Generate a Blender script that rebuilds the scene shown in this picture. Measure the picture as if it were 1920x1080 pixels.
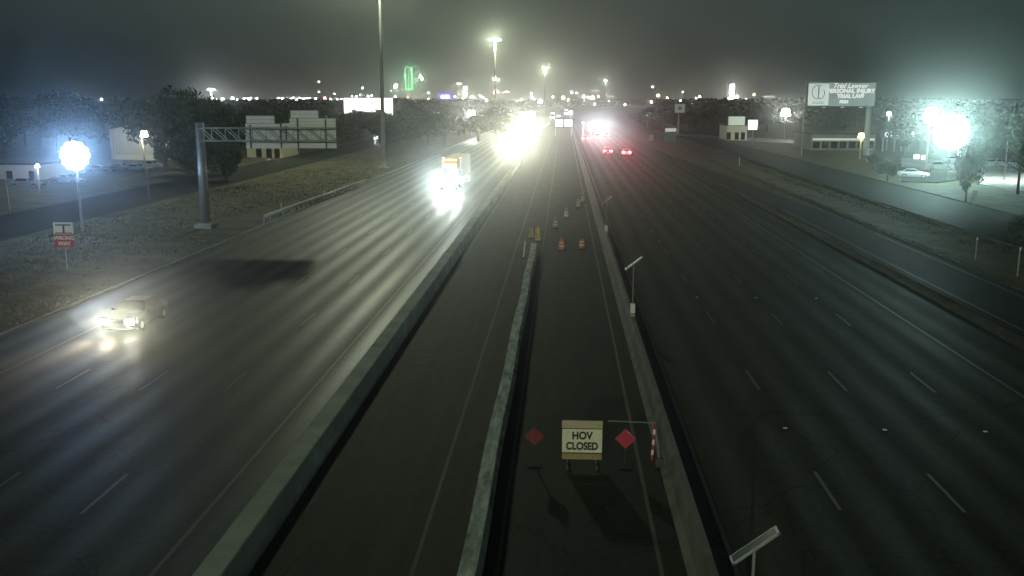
import bpy, math, random
import numpy as np
from mathutils import Vector, Matrix
random.seed(7); rng = np.random.default_rng(7)
for o in list(bpy.data.objects): bpy.data.objects.remove(o)
S = bpy.context.scene
COL = S.collection
R = math.radians
# ------------------------------------------------------------------ camera
CH, F = 12.2, 1785.0
PIT, YAW = math.atan(353/F), math.atan(97*math.cos(math.atan(353/F))/F)
cd = bpy.data.cameras.new('camera'); cam = bpy.data.objects.new('camera', cd); COL.objects.link(cam)
cam.location = (0, 0, CH); cam.rotation_euler = (math.pi/2-PIT, 0, YAW)
cd.sensor_width = 36; cd.lens = F/1920*36; cd.clip_start = .1; cd.clip_end = 30000
S.camera = cam
MC = cam.rotation_euler.to_matrix()
def ray(x, y): return MC @ Vector((x-960, 540-y, -F))
def W(x, y, z=0):            # the point at height z seen at (x, y) of the 1920x1080 photograph
    d = ray(x, y); t = (z-CH)/d.z; return Vector((0, 0, CH))+d*t
def D(x, y, Y):              # the point at distance Y up the road
    d = ray(x, y); t = Y/d.y; return Vector((0, 0, CH))+d*t
def cx(Y): return max(0, Y-350)**2/14000   # the road's long bend to the right
# ------------------------------------------------------------------ sky
w = bpy.data.worlds.new('World'); S.world = w; w.use_nodes = True
nt = w.node_tree; nt.nodes.clear(); N = nt.nodes.new; L = nt.links.new
def node(t, **k):
    n = N(t)
    for a, b in k.items(): setattr(n, a, b)
    return n
out = N('ShaderNodeOutputWorld'); bg = N('ShaderNodeBackground'); tc = N('ShaderNodeTexCoord')
dot = node('ShaderNodeVectorMath', operation='DOT_PRODUCT'); g = Vector((-.06, 1, .05)).normalized(); dot.inputs[1].default_value = g
L(tc.outputs['Generated'], dot.inputs[0])
r1 = N('ShaderNodeValToRGB'); L(dot.outputs['Value'], r1.inputs[0])
cr = r1.color_ramp; cr.elements[0].position = 0; cr.elements[0].color = (.010, .014, .016, 1)
cr.elements[1].position = 1; cr.elements[1].color = (.072, .094, .080, 1)
e = cr.elements.new(.78); e.color = (.030, .052, .056, 1)
e = cr.elements.new(.90); e.color = (.046, .075, .073, 1)
e = cr.elements.new(.965); e.color = (.066, .092, .082, 1)
sky = node('ShaderNodeTexSky', sky_type='NISHITA', sun_disc=False); sky.sun_elevation = R(-4); sky.sun_rotation = R(0)
mx = node('ShaderNodeMixRGB', blend_type='ADD'); mx.inputs[0].default_value = .004
L(r1.outputs[0], mx.inputs[1]); L(sky.outputs[0], mx.inputs[2])
L(mx.outputs[0], bg.inputs[0]); bg.inputs[1].default_value = .8; L(bg.outputs[0], out.inputs[0])
S.view_settings.view_transform = 'Standard'; S.view_settings.look = 'None'
S.view_settings.gamma = 1; S.view_settings.exposure = 0; S.view_settings.use_curve_mapping = False
S.cycles.volume_bounces = 0; S.cycles.max_bounces = 5; S.cycles.diffuse_bounces = 2; S.cycles.glossy_bounces = 2
S.cycles.sample_clamp_indirect = 3; S.cycles.use_light_tree = True
HAZE = .00042; ANI = .95
GP, GS = .06, .04   # overall level of bulbs and of aimed lamps, for this exposure
# ------------------------------------------------------------------ materials
MATS = {}
def mat(name, col, rough=.8, metal=0, noise=.0, scale=4, bump=0, stretch=None, emit=None, es=0, col2=None, world=False):
    if name in MATS: return MATS[name]
    m = bpy.data.materials.new(name); m.use_nodes = True; t = m.node_tree; b = t.nodes['Principled BSDF']
    b.inputs['Base Color'].default_value = (*col, 1); b.inputs['Roughness'].default_value = rough; b.inputs['Metallic'].default_value = metal
    if noise or bump:
        c = t.nodes.new('ShaderNodeTexCoord'); mp = t.nodes.new('ShaderNodeMapping'); n = t.nodes.new('ShaderNodeTexNoise')
        gp_ = t.nodes.new('ShaderNodeNewGeometry'); t.links.new(gp_.outputs['Position'] if world else c.outputs['Object'], mp.inputs[0]); t.links.new(mp.outputs[0], n.inputs[0])
        if stretch: mp.inputs['Scale'].default_value = stretch
        n.inputs['Scale'].default_value = scale; n.inputs['Detail'].default_value = 6; n.inputs['Roughness'].default_value = .65
        if noise:
            r = t.nodes.new('ShaderNodeValToRGB'); r.color_ramp.elements[0].position = .3; r.color_ramp.elements[1].position = .7
            a = [max(0, v*(1-noise)) for v in col]; z = [min(1, v*(1+noise)) for v in (col2 or col)]
            r.color_ramp.elements[0].color = (*a, 1); r.color_ramp.elements[1].color = (*z, 1)
            t.links.new(n.outputs['Fac'], r.inputs[0]); t.links.new(r.outputs[0], b.inputs['Base Color'])
        if bump:
            bp = t.nodes.new('ShaderNodeBump'); bp.inputs['Strength'].default_value = bump; bp.inputs['Distance'].default_value = .05
            t.links.new(n.outputs['Fac'], bp.inputs['Height']); t.links.new(bp.outputs[0], b.inputs['Normal'])
    if emit:
        b.inputs['Emission Color'].default_value = (*emit, 1); b.inputs['Emission Strength'].default_value = es
        m.cycles.emission_sampling = 'NONE'
    MATS[name] = m; return m
def pavement(name, base, tracks=None, rough=.55, patch=.26, spec=.2):
    """worn concrete or asphalt; tracks = list of (x0, lanes) whose two wheel paths are polished"""
    m = bpy.data.materials.new(name); m.use_nodes = True; t = m.node_tree; b = t.nodes['Principled BSDF']; n = t.nodes.new; l = t.links.new
    c = n('ShaderNodeTexCoord'); big = n('ShaderNodeTexNoise'); big.inputs['Scale'].default_value = .09; big.inputs['Detail'].default_value = 8
    mp = n('ShaderNodeMapping'); mp.inputs['Scale'].default_value = (2.2, .22, 1); l(c.outputs['Object'], mp.inputs[0]); l(mp.outputs[0], big.inputs[0])
    fine = n('ShaderNodeTexNoise'); fine.inputs['Scale'].default_value = 6; fine.inputs['Detail'].default_value = 8; fine.inputs['Roughness'].default_value = .75; l(c.outputs['Object'], fine.inputs[0])
    def mth(op, a, b2, cl=False):
        q = n('ShaderNodeMath'); q.operation = op; q.use_clamp = cl
        for i, v in enumerate((a, b2)):
            if v is None: continue
            if isinstance(v, (int, float)): q.inputs[i].default_value = v
            else: l(v, q.inputs[i])
        return q.outputs[0]
    v = mth('ADD', mth('MULTIPLY', mth('SUBTRACT', big.outputs['Fac'], .5), patch*5), 1)
    mid = n('ShaderNodeTexNoise'); mid.inputs['Scale'].default_value = 1.1; mid.inputs['Detail'].default_value = 7; mid.inputs['Roughness'].default_value = .7
    mp3 = n('ShaderNodeMapping'); mp3.inputs['Scale'].default_value = (1.6, .16, 1); l(c.outputs['Object'], mp3.inputs[0]); l(mp3.outputs[0], mid.inputs[0])
    v = mth('ADD', v, mth('MULTIPLY', mth('SUBTRACT', mid.outputs['Fac'], .5), 1.5))
    v = mth('ADD', v, mth('MULTIPLY', mth('SUBTRACT', fine.outputs['Fac'], .5), 1.7))
    vo = n('ShaderNodeTexVoronoi'); vo.feature = 'DISTANCE_TO_EDGE'; vo.inputs['Scale'].default_value = .3; mp4 = n('ShaderNodeMapping'); mp4.inputs['Scale'].default_value = (.5, 1.6, 1)
    wv = n('ShaderNodeVectorMath'); wv.operation = 'ADD'; sc4 = n('ShaderNodeVectorMath'); sc4.operation = 'SCALE'; sc4.inputs['Scale'].default_value = .5
    l(c.outputs['Object'], mp4.inputs[0]); l(mid.outputs['Color'], sc4.inputs[0]); l(mp4.outputs[0], wv.inputs[0]); l(sc4.outputs[0], wv.inputs[1]); l(wv.outputs[0], vo.inputs['Vector'])
    v = mth('MULTIPLY', v, mth('ADD', mth('MULTIPLY', mth('LESS_THAN', vo.outputs['Distance'], .006), -.45), 1))
    v = mth('MAXIMUM', v, .25)
    ro = mth('ADD', mth('MULTIPLY', big.outputs['Fac'], .12), rough-.06)
    if tracks is not None:
        sx = n('ShaderNodeSeparateXYZ'); l(c.outputs['Object'], sx.inputs[0])
        ph = mth('MULTIPLY', mth('SUBTRACT', sx.outputs[0], tracks), 2*math.pi/1.83)
        s = mth('ADD', mth('MULTIPLY', mth('COSINE', ph, None), -.5), .5)
        wob = n('ShaderNodeTexNoise'); wob.inputs['Scale'].default_value = .35; mp2 = n('ShaderNodeMapping'); mp2.inputs['Scale'].default_value = (1, .05, 1)
        l(c.outputs['Object'], mp2.inputs[0]); l(mp2.outputs[0], wob.inputs[0])
        s = mth('MULTIPLY', s, mth('ADD', mth('MULTIPLY', wob.outputs['Fac'], 1.4), .3))
        v = mth('MULTIPLY', v, mth('ADD', mth('MULTIPLY', s, .42), .76)); ro = mth('SUBTRACT', ro, mth('MULTIPLY', s, .12))
    mxx = n('ShaderNodeVectorMath'); mxx.operation = 'SCALE'; mxx.inputs[0].default_value = base; l(v, mxx.inputs['Scale'])
    l(mxx.outputs[0], b.inputs['Base Color']); l(ro, b.inputs['Roughness'])
    bp = n('ShaderNodeBump'); bp.inputs['Strength'].default_value = .25; bp.inputs['Distance'].default_value = .01
    l(fine.outputs['Fac'], bp.inputs['Height']); l(bp.outputs[0], b.inputs['Normal'])
    b.inputs['Specular IOR Level'].default_value = spec
    return m
M_left = pavement('left_carriageway_concrete', (.052, .057, .040), tracks=-10.75, rough=.60, spec=.15)
M_hov = pavement('hov_lane_concrete', (.038, .045, .031), rough=.72, spec=.14)
M_right = pavement('right_carriageway_asphalt', (.047, .057, .040), tracks=4.9, rough=.78, spec=.08)
M_ramp = pavement('ramp_asphalt', (.034, .039, .034), rough=.78, spec=.06)
M_lot = pavement('parking_lot_concrete', (.26, .26, .24), rough=.6)
M_grass = mat('dry_grass_ground', (.05, .056, .026), .95, noise=.55, scale=.35, bump=.6, col2=(.078, .072, .036))
M_conc = mat('barrier_concrete', (.30, .32, .27), .85, noise=.35, scale=.7, bump=.2, world=True)
M_mov = mat('scuffed_barrier_concrete', (.50, .55, .48), .8, noise=.7, scale=1.6, stretch=(2.5, .6, 1), bump=.1, world=True)
M_galv = mat('galvanised_steel', (.32, .34, .33), .5, .5, noise=.12, scale=3)
M_dkst = mat('dark_steel', (.06, .065, .07), .6, .3, noise=.2)
M_alu = mat('bare_aluminium_sheet', (.72, .74, .76), .55, .15, noise=.07, scale=2)
M_white = mat('white_reflective_sheet', (.82, .83, .8), .5, noise=.04)
M_cream = mat('cream_sign_face', (.78, .74, .58), .5, noise=.16, scale=5)
M_red = mat('red_reflective_sheet', (.48, .03, .07), .5, noise=.1, scale=8)
M_orange = mat('orange_plastic', (.75, .17, .05), .5, noise=.1)
M_yel = mat('yellow_plastic', (.65, .45, .05), .5, noise=.1)
M_black = mat('black_print', (.012, .012, .012), .6)
M_wpaint = mat('worn_white_paint', (.098, .104, .085), .6, noise=.3, scale=6)
M_ypaint = mat('worn_yellow_paint', (.10, .092, .045), .6, noise=.3, scale=6)
M_green = mat('green_sign_sheet', (.02, .16, .10), .5)
M_wood = mat('weathered_wood_pole', (.07, .055, .04), .9, noise=.3, scale=3)
M_bark = mat('tree_bark', (.06, .05, .04), .9, noise=.3, scale=6, bump=.5)
M_leaf = mat('dark_leaves', (.035, .05, .026), .85, noise=.5, scale=.6, col2=(.05, .07, .034)); M_leaf.node_tree.nodes['Principled BSDF'].inputs['Specular IOR Level'].default_value = .12
M_tyre = mat('tyre_rubber', (.02, .02, .02), .8)
M_rim = mat('alloy_rim', (.5, .5, .5), .3, .9)
M_glass = mat('dark_vehicle_glass', (.015, .018, .02), .08)
M_glass.node_tree.nodes['Principled BSDF'].inputs['Specular IOR Level'].default_value = .8
# ------------------------------------------------------------------ mesh builder
class MB:
    def __init__(s): s.v = []; s.f = []
    def add(s, vs, fs):
        k = len(s.v); s.v += [tuple(q) for q in vs]; s.f += [tuple(i+k for i in f) for f in fs]; return s
    def box(s, c, d, rz=0, rx=0, ry=0):
        m = Matrix.Rotation(rz, 3, 'Z') @ Matrix.Rotation(ry, 3, 'Y') @ Matrix.Rotation(rx, 3, 'X'); c = Vector(c)
        vs = [c+m @ Vector((x*d[0]/2, y*d[1]/2, z*d[2]/2)) for x in (-1, 1) for y in (-1, 1) for z in (-1, 1)]
        return s.add(vs, [(0, 1, 3, 2), (4, 6, 7, 5), (0, 4, 5, 1), (2, 3, 7, 6), (0, 2, 6, 4), (1, 5, 7, 3)])
    def tube(s, p0, p1, r0, r1=None, n=10, caps=True):
        r1 = r0 if r1 is None else r1; p0, p1 = Vector(p0), Vector(p1); a = (p1-p0).normalized()
        u = a.orthogonal().normalized(); v = a.cross(u)
        vs = [p+u*(math.cos(t)*r)+v*(math.sin(t)*r) for p, r in ((p0, r0), (p1, r1)) for t in [2*math.pi*i/n for i in range(n)]]
        fs = [(i, (i+1) % n, n+(i+1) % n, n+i) for i in range(n)]
        if caps: fs += [tuple(range(n))[::-1], tuple(range(n, 2*n))]
        return s.add(vs, fs)
    def loft(s, rings, closed=True, caps=True):
        n = len(rings[0]); vs = [p for r in rings for p in r]; fs = []
        for k in range(len(rings)-1):
            for i in range(n if closed else n-1): fs.append((k*n+i, k*n+(i+1) % n, (k+1)*n+(i+1) % n, (k+1)*n+i))
        if caps: fs += [tuple(range(n))[::-1], tuple(range((len(rings)-1)*n, len(rings)*n))]
        return s.add(vs, fs)
    def quad(s, *p): return s.add(p, [tuple(range(len(p)))])
    def mesh(s, name, m, smooth=False):
        me = bpy.data.meshes.new(name); me.from_pydata(s.v, [], s.f); me.materials.append(m)
        import bmesh
        b = bmesh.new(); b.from_mesh(me); bmesh.ops.recalc_face_normals(b, faces=b.faces); b.to_mesh(me); b.free()
        if smooth:
            for p in me.polygons: p.use_smooth = True
        return me
    def build(s, name, m, parent=None, loc=(0, 0, 0), smooth=False, bevel=0):
        o = inst(name, s.mesh(name, m, smooth), parent, loc)
        if bevel:
            q = o.modifiers.new('bevel', 'BEVEL'); q.width = bevel; q.segments = 2; q.limit_method = 'ANGLE'
        return o
def inst(name, me, parent=None, loc=(0, 0, 0), rz=0):
    o = bpy.data.objects.new(name, me); COL.objects.link(o); o.parent = parent; o.location = loc; o.rotation_euler = (0, 0, rz); return o
def tag(o, label=None, cat=None, group=None, kind=None):
    for k, v in (('label', label), ('category', cat), ('group', group), ('kind', kind)):
        if v: o[k] = v
    return o
def thing(name, label, cat, loc, rz=0, group=None):
    o = inst(name, None, None, loc, rz); return tag(o, label, cat, group)
def dup(o, loc=None, rz=None, label=None, group=None, parent=None):
    c = o.copy(); COL.objects.link(c); c.parent = parent
    for ch in list(o.children): dup(ch, parent=c)
    if loc is not None: c.location = loc
    if rz is not None: c.rotation_euler = (0, 0, rz)
    if label: c['label'] = label
    if group: c['group'] = group
    return c
def light(kind, loc, power, col, parent=None, radius=.25, aim=None, cone=100, blend=.6, name='lamp_light'):
    d = bpy.data.lights.new(name, kind); d.energy = power*(GP if kind == 'POINT' else GS); d.color = col; d.shadow_soft_size = radius
    o = bpy.data.objects.new(name, d); COL.objects.link(o); o.location = loc; o.parent = parent
    if kind == 'SPOT':
        d.spot_size = R(cone); d.spot_blend = blend
        if aim is not None: o.rotation_euler = Vector(aim).to_track_quat('-Z', 'Y').to_euler()
    return o
def text(body, size, m, parent, loc, rot=(math.pi/2, 0, 0), name='lettering', thick=.006, shear=0, sx=1, bold=0):
    c = bpy.data.curves.new(name, 'FONT'); c.body = body; c.size = size; c.extrude = thick; c.align_x = 'CENTER'; c.align_y = 'CENTER'; c.shear = shear; c.offset = bold
    c.space_line = .95
    t = bpy.data.objects.new('t', c); COL.objects.link(t)
    me = bpy.data.meshes.new_from_object(t.evaluated_get(bpy.context.evaluated_depsgraph_get())); me.name = name
    bpy.data.objects.remove(t); me.materials.clear(); me.materials.append(m)
    o = inst(name, me, parent, loc); o.rotation_euler = rot; o.scale = (sx, 1, 1); return o
# ------------------------------------------------------------------ ground and roads
def strip(name, x0, x1, y0, y1, z, m, step=25, parent=None, bend=True):
    mb = MB(); ys = np.arange(y0, y1+step, step); ys[-1] = y1
    f0 = x0 if callable(x0) else (lambda y: x0); f1 = x1 if callable(x1) else (lambda y: x1)
    vs = []
    for y in ys:
        c = cx(y) if bend else 0
        vs += [(f0(y)+c, y, z), (f1(y)+c, y, z)]
    mb.add(vs, [(2*i, 2*i+1, 2*i+3, 2*i+2) for i in range(len(ys)-1)])
    return mb.build(name, m, parent)
gm = MB()
# ground: fine near the camera, one sheet out to the horizon
xs = [-6900, -2500, -900, -300]+list(np.arange(-120, 121, 6))+[300, 900, 2500, 6900]
ysg = [-380, -120]+list(np.arange(-30, 301, 6))+[400, 600, 1000, 2000, 4000, 7000, 10900]
def gz(x, y):
    z = -.12
    if x < -30: z += min(.55, (-30-x)*.03) + .12*math.sin(x*.21+y*.05)+.08*math.sin(y*.17) if -120 <= x and -30 <= y <= 300 else 0
    if -46 > x > -61: z = .40
    if 31 < x <= 37: z += -.25
    return z
vs = [(x, y, gz(x, y)) for y in ysg for x in xs]; nx = len(xs)
gm.add(vs, [(j*nx+i, j*nx+i+1, (j+1)*nx+i+1, (j+1)*nx+i) for j in range(len(ysg)-1) for i in range(nx-1)])
tag(gm.build('ground', M_grass), kind='structure')
hw = tag(strip('left_carriageway', -29.3, -8.5, -60, 2600, 0, M_left), kind='structure')
hov = tag(strip('express_lanes', -8.5, 3.7, -60, 2600, 0, M_hov), kind='structure')
rw = tag(strip('right_carriageway', 3.7, 22.9, -60, 2600, 0, M_right), kind='structure')
ramp = tag(strip('exit_ramp', lambda y: 24.2-max(0, (y-110))*.02 if y < 175 else 22.95, lambda y: 29.8-max(0, y-90)*.045 if y < 235 else 23.2, -60, 240, -.02, M_ramp, step=5), kind='structure')
M_front = pavement('worn_frontage_asphalt', (.036, .041, .036), rough=.8, spec=.05)
fr = tag(strip('right_frontage_road', 38.5, 48.5, -60, 900, .0, M_front), kind='structure')
fl = tag(strip('left_frontage_road', -58, -47.5, -60, 900, .46, M_front), kind='structure')
kb = MB()
for x in (-29.4,): 
    for y in range(-20, 420, 20): kb.box((x+cx(y+10), y+10, .02), (.18, 19.98, .24))
tag(kb.build('kerb', M_conc), kind='structure')
kb = MB()
for x in (23.0, 30.0, 38.35, 48.65):
    for y in range(-20, 240, 20): kb.box((x, y+10, .0), (.16, 19.98, .2))
tag(kb.build('ramp_kerb', mat('grimy_kerb', (.045, .05, .04), .9, noise=.4, scale=2, world=True)), kind='structure')
# painted lines
def line(x, y0, y1, m, parent, wd=.12, z=.005):
    o = strip('edge_line', x-wd/2, x+wd/2, y0, y1, z, m, parent=parent); return o
line(-10.65, -20, 600, M_ypaint, hw); line(-25.45, -20, 600, M_wpaint, hw)
M_faint = mat('faded_yellow_paint', (.070, .064, .036), .7, noise=.3, scale=6)
line(-7.72, -20, 600, M_faint, hov, .11); line(-3.85, -20, 600, M_faint, hov, .11); line(-1.62, -20, 600, M_faint, hov, .11); line(2.7, -20, 600, M_wpaint, hov, .12)
line(4.68, -20, 600, M_ypaint, rw, .14); line(19.35, -20, 600, M_wpaint, rw, .14)
line(24.9, -20, 110, M_wpaint, ramp, .12, -.014); line(29.1, -20, 90, M_wpaint, ramp, .12, -.014)
dash = MB().quad((-.06, -1.52, 0), (.06, -1.52, 0), (.06, 1.52, 0), (-.06, 1.52, 0)).mesh('lane_dash', M_wpaint)
y0d = W(1421, 712).y
for X, par in ((8.5, rw), (12.2, rw), (15.9, rw), (-14.35, hw), (-18.0, hw), (-21.7, hw)):
    for k in range(-2, 33):
        Y = y0d+k*12.19; Y += (W(440, 715).y-W(1421, 712).y) if X < 0 else 0
        inst('lane_dash', dash, par, (X+cx(Y), Y, .005))
# raised pavement markers between the dashes
rpm = MB().loft([[(-.05, -.05, 0), (.05, -.05, 0), (.05, .05, 0), (-.05, .05, 0)], [(-.04, -.02, .02), (.04, -.02, .02), (.04, .02, .02), (-.04, .02, .02)]]).mesh('pavement_marker', mat('marker_lens', (.9, .9, .88), .25, emit=(1, .97, .9), es=0))
y1d = W(1485, 803).y
for X, side_ in ((8.5, 'left'), (12.2, 'middle'), (15.9, 'right')):
    for k in range(0, 4):
        o = inst('pavement_marker', rpm, None, (X, y1d+k*24.38, .005)); o.scale = (1.6, 1.3, 1.3)
        tag(o, ('nearest', 'second', 'third', 'farthest')[k]+' pale raised marker on the '+side_+' dashed line of the right carriageway', 'road marker', 'raised markers on the right carriageway')
# ------------------------------------------------------------------ concrete barriers
def barrier(name, label, segs, prof, m, group=None):
    t = thing(name, label, 'barrier', (0, segs[0][1], 0), 0, group)
    cache = {}
    for X, y, ln in segs:
        if ln not in cache:
            gp2 = .018 if ln > 2 else .006; cache[ln] = MB().loft([[(px, -ln/2+gp2, pz) for px, pz in prof], [(px, ln/2-gp2, pz) for px, pz in prof]]).mesh('barrier_segment', m)
        o = inst('barrier_segment', cache[ln], t, (X+cx(y), y-segs[0][1], 0)); o.rotation_euler.z = -max(0, y-350)/7000
    return t
wide = [(-.46, 0), (-.46, .08), (-.41, .28), (-.36, .83), (-.33, .86), (.33, .86), (.36, .83), (.41, .28), (.46, .08), (.46, 0)]
slim = [(-.36, 0), (-.36, .08), (-.2, .3), (-.1, 1.07), (.1, 1.07), (.2, .3), (.36, .08), (.36, 0)]
mv = [(-.26, .02), (-.26, .12), (-.15, .25), (-.15, .6), (-.22, .68), (-.22, .81), (.22, .81), (.22, .68), (.15, .6), (.15, .25), (.26, .12), (.26, .02)]
barrier('wide_barrier', 'wide pale concrete barrier along the left carriageway', [(-8.56, -4+9.14*i, 9.14) for i in range(55)], wide, mat('pale_barrier_concrete', (.40, .44, .36), .85, noise=.32, scale=.7, bump=.2, world=True))
barrier('median_barrier', 'concrete median barrier with solar posts on top beside the right carriageway', [(3.72, -4+9.14*i, 9.14) for i in range(62)], slim, mat('grimy_barrier_concrete', (.19, .195, .165), .85, noise=.35, scale=.8, bump=.2, world=True))
ymov = W(1000, 470).y
t = barrier('movable_barrier', 'scuffed movable barrier of short linked blocks ending between the two express lanes', [(-2.28+.03*math.sin(i*.4), 4+1.0*i, 1.0) for i in range(int(ymov-4))], mv, M_mov)
# ------------------------------------------------------------------ high mast lights
def mast(x, Y, h, power, label, base_z=0, heads=10, ring=2.3, col=(.90, 1, .70), es=60, rad=.5):
    t = thing('high_mast_light', label, 'light mast', (x, Y, base_z), 0)
    MB().tube((0, 0, .3), (0, 0, h), .42, .13, 14).build('pole', M_galv, t, smooth=True)
    MB().box((0, 0, .15), (1.6, 1.6, .3)).tube((0, 0, .3), (0, 0, 1.5), .5, .46, 14).build('base', M_conc, t)
    rg = MB()
    for i in range(16):
        a, b = 2*math.pi*i/16, 2*math.pi*(i+1)/16
        rg.tube((ring*math.cos(a), ring*math.sin(a), h-.8), (ring*math.cos(b), ring*math.sin(b), h-.8), .06, n=6)
    for i in range(4):
        a = math.pi*i/2; rg.tube((0, 0, h-.4), (ring*math.cos(a), ring*math.sin(a), h-.8), .05, n=6)
    rg.build('lamp_ring', M_galv, t)
    hm = MB().tube((0, 0, 0), (0, 0, .5), .55, .25, 12).mesh('luminaire', M_galv)
    lm = MB().tube((0, 0, -.4), (0, 0, -.01), .42, .55, 12).mesh('lens', mat('lamp_glow_warm', (1, 1, 1), emit=(1, 1, .88), es=es))
    for i in range(heads):
        a = 2*math.pi*i/heads; o = inst('luminaire', hm, t, (ring*math.cos(a), ring*math.sin(a), h-1.5)); inst('lens', lm, o)
    light('POINT', (0, (ring*.5 if rad < 1 else 2.6)*(1 if Y < 0 else -1), h-(2.7 if rad < 1 else 4.6)), power, col, t, rad)
    return t
p = W(720, 315)
mast(p.x, p.y, 45, 950000, 'tall light mast on the left grass verge passing before the lit billboard', rad=2.2)
q = D(928, 76, 510); mast(q.x, 510, q.z+2, 500000, 'highest and largest of the lit light masts over the far highway')
q = D(1022, 128, 935); mast(q.x, 935, q.z+2, 650000, 'second largest lit light mast, to the right of the highest one')
q = D(1135, 150, 1510); mast(q.x, 1510, q.z+1, 400000, 'far small lit light mast with a pale funnel shaped head right of the road', ring=1.8)
q = D(1280, 172, 2100); mast(q.x, 2100, q.z+1, 150000, 'tiny lit light mast standing just above the woods over the pylon sign', ring=1.6)
q = D(395, 166, 700); mast(q.x, 700, q.z+1, 260000, 'bright violet white light mast above the left trees near the gantry column', col=(.85, .9, 1), ring=2.0)
mast(-33.5, -165, 45, 7000000, 'tall light mast on the left verge behind the camera')
# ------------------------------------------------------------------ overhead sign gantry
base = W(386, 428); GY = base.y
t = thing('sign_gantry', 'cantilever gantry reaching over the left carriageway with a thick round column', 'sign gantry', base)
top = D(381, 240, GY); arm0 = D(372, 254, GY); z0, z1 = D(380, 264, GY).z, D(380, 240, GY).z; xr = D(629, 240, GY).x
MB().tube((0, 0, .4), (0, 0, z1+.5), .46, .40, 20).build('column', M_galv, t, smooth=True)
MB().box((0, 0, .2), (1.7, 1.7, .5)).tube((0, 0, .45), (0, 0, .55), .75, n=16).build('footing', M_conc, t)
X1 = xr-base.x
for zz in (z0, z1):
    for yy in (-.45, .45): MB().tube((.2, yy, zz), (X1, yy, zz), .075, n=10).build('chord', M_galv, t)
nb = 10; bw = X1/nb
dia = MB()
for k in range(nb):
    for yy in (-.45, .45):
        a, b = ((z1, z0) if k % 2 == 0 or True else (z0, z1)); dia.tube((k*bw, yy, a), ((k+1)*bw, yy, b), .045, n=6)
    dia.tube((k*bw, -.45, z1), (k*bw, -.45, z0), .04, n=6); dia.tube((k*bw, -.45, z1), (k*bw+bw, .45, z1), .035, n=6)
dia.build('truss_web', M_galv, t)
SY = GY+.75
def px(x, y, Y=SY): return D(x, y, Y)
def signback(lab, rects, stiff):
    a = px(rects[0][0], rects[0][3]); s = thing('overhead_sign', lab, 'road sign', (a.x, SY, 0))
    for (x0, y0, x1, y1) in rects:
        A, B = px(x0, y1), px(x1, y0); n = max(2, round((B.z-A.z)/.3)); hh = (B.z-A.z)/n
        pm = MB().box((0, 0, 0), (B.x-A.x, .05, hh-.02)).mesh('panel', M_alu)
        for k in range(n): inst('panel', pm, s, ((A.x+B.x)/2-a.x, .0+(.012 if k % 2 else 0), A.z+hh*(k+.5)))
    for x, ya, yb in stiff:
        A, B = px(x, yb), px(x, ya); MB().box((A.x-a.x, -.16, (A.z+B.z)/2), (.11, .16, B.z-A.z)).build('bracket', M_dkst, s)
    return s
signback('left overhead sign back on the gantry, bare metal with a raised tab on its left', [(462, 232, 530, 278), (462, 217, 514, 231.5)], [(472, 234, 278), (529, 231, 278)])
signback('narrow bright white overhead panel between the two big sign backs on the gantry', [(532, 231, 543.5, 278)], [(538, 236, 262)])
signback('right overhead sign back on the gantry, the larger one with a tall raised tab', [(545, 222, 629, 278), (545, 207, 596, 221.5)], [(561, 222, 284), (613, 224, 278)])
# ------------------------------------------------------------------ express lane gate with HOV CLOSED sign
gb = W(1060, 873); GYy = gb.y
def gp(x, y): return D(x, y, GYy)
t = thing('closed_lane_sign', 'cream sign reading HOV CLOSED standing on a low frame across the express lane', 'road sign', (gp(1091, 873).x, GYy, 0))
A, B = gp(1053, 848), gp(1130, 804); ox = t.location.x; cxm = (A.x+B.x)/2-ox; wd = B.x-A.x
MB().box((cxm, 0, (A.z+B.z)/2), (wd, .04, B.z-A.z)).build('sign_face', M_cream, t, bevel=.008)
T1, T2 = gp(1053, 803), gp(1130, 789)
MB().box((cxm, 0, (T1.z+T2.z)/2), (wd, .05, T2.z-T1.z-.01)).build('lamp_panel', mat('beige_panel', (.5, .42, .30), .5, noise=.1), t, bevel=.008)
MB().box((cxm+wd*.42, -.035, (T1.z+T2.z)/2), (.12, .03, .1)).build('indicator', mat('green_indicator', (.2, .6, .05), .4), t)
U1, U2 = gp(1053, 861), gp(1130, 851)
MB().box((cxm, .02, (U1.z+U2.z)/2), (wd*.98, .05, U2.z-U1.z-.02)).build('lower_board', mat('brown_board', (.34, .27, .12), .6, noise=.2), t)
for s in (-.45, .45): MB().box((cxm+s*wd*.8, .08, T2.z/2), (.05, .05, T2.z)).box((cxm+s*wd*.8, .08, .04), (.08, .9, .08)).build('leg', M_dkst, t)
fb = MB(); zt = (A.z, B.z)
for s in (-1, 1): fb.box((cxm+s*wd/2, -.012, (A.z+B.z)/2), (.025, .05, B.z-A.z+.02))
for z in zt: fb.box((cxm, -.012, z), (wd, .05, .025))
fb.build('border', M_black, t)
hh = B.z-A.z
text('HOV', hh*.42, M_black, t, (cxm, -.03, A.z+hh*.70), sx=.88, bold=.014); text('CLOSED', hh*.42, M_black, t, (cxm, -.03, A.z+hh*.27), sx=.80, bold=.014)
def diamond(x, y, wpx, lab, m=M_red):
    c = gp(x, y); t = thing('red_diamond_marker', lab, 'road marker', (c.x, GYy, 0)); r = wpx/2/F*GYy*1.02
    MB().loft([[(0, -.02, c.z-r), (r, -.02, c.z), (0, -.02, c.z+r), (-r, -.02, c.z)], [(0, .02, c.z-r), (r, .02, c.z), (0, .02, c.z+r), (-r, .02, c.z)]]).build('plate', m, t)
    MB().tube((0, .04, 0), (0, .04, c.z+r*1.1), .022, n=8).build('post', M_dkst, t); MB().box((0, .04, .03), (.45, .45, .06)).build('foot', M_tyre, t)
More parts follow.
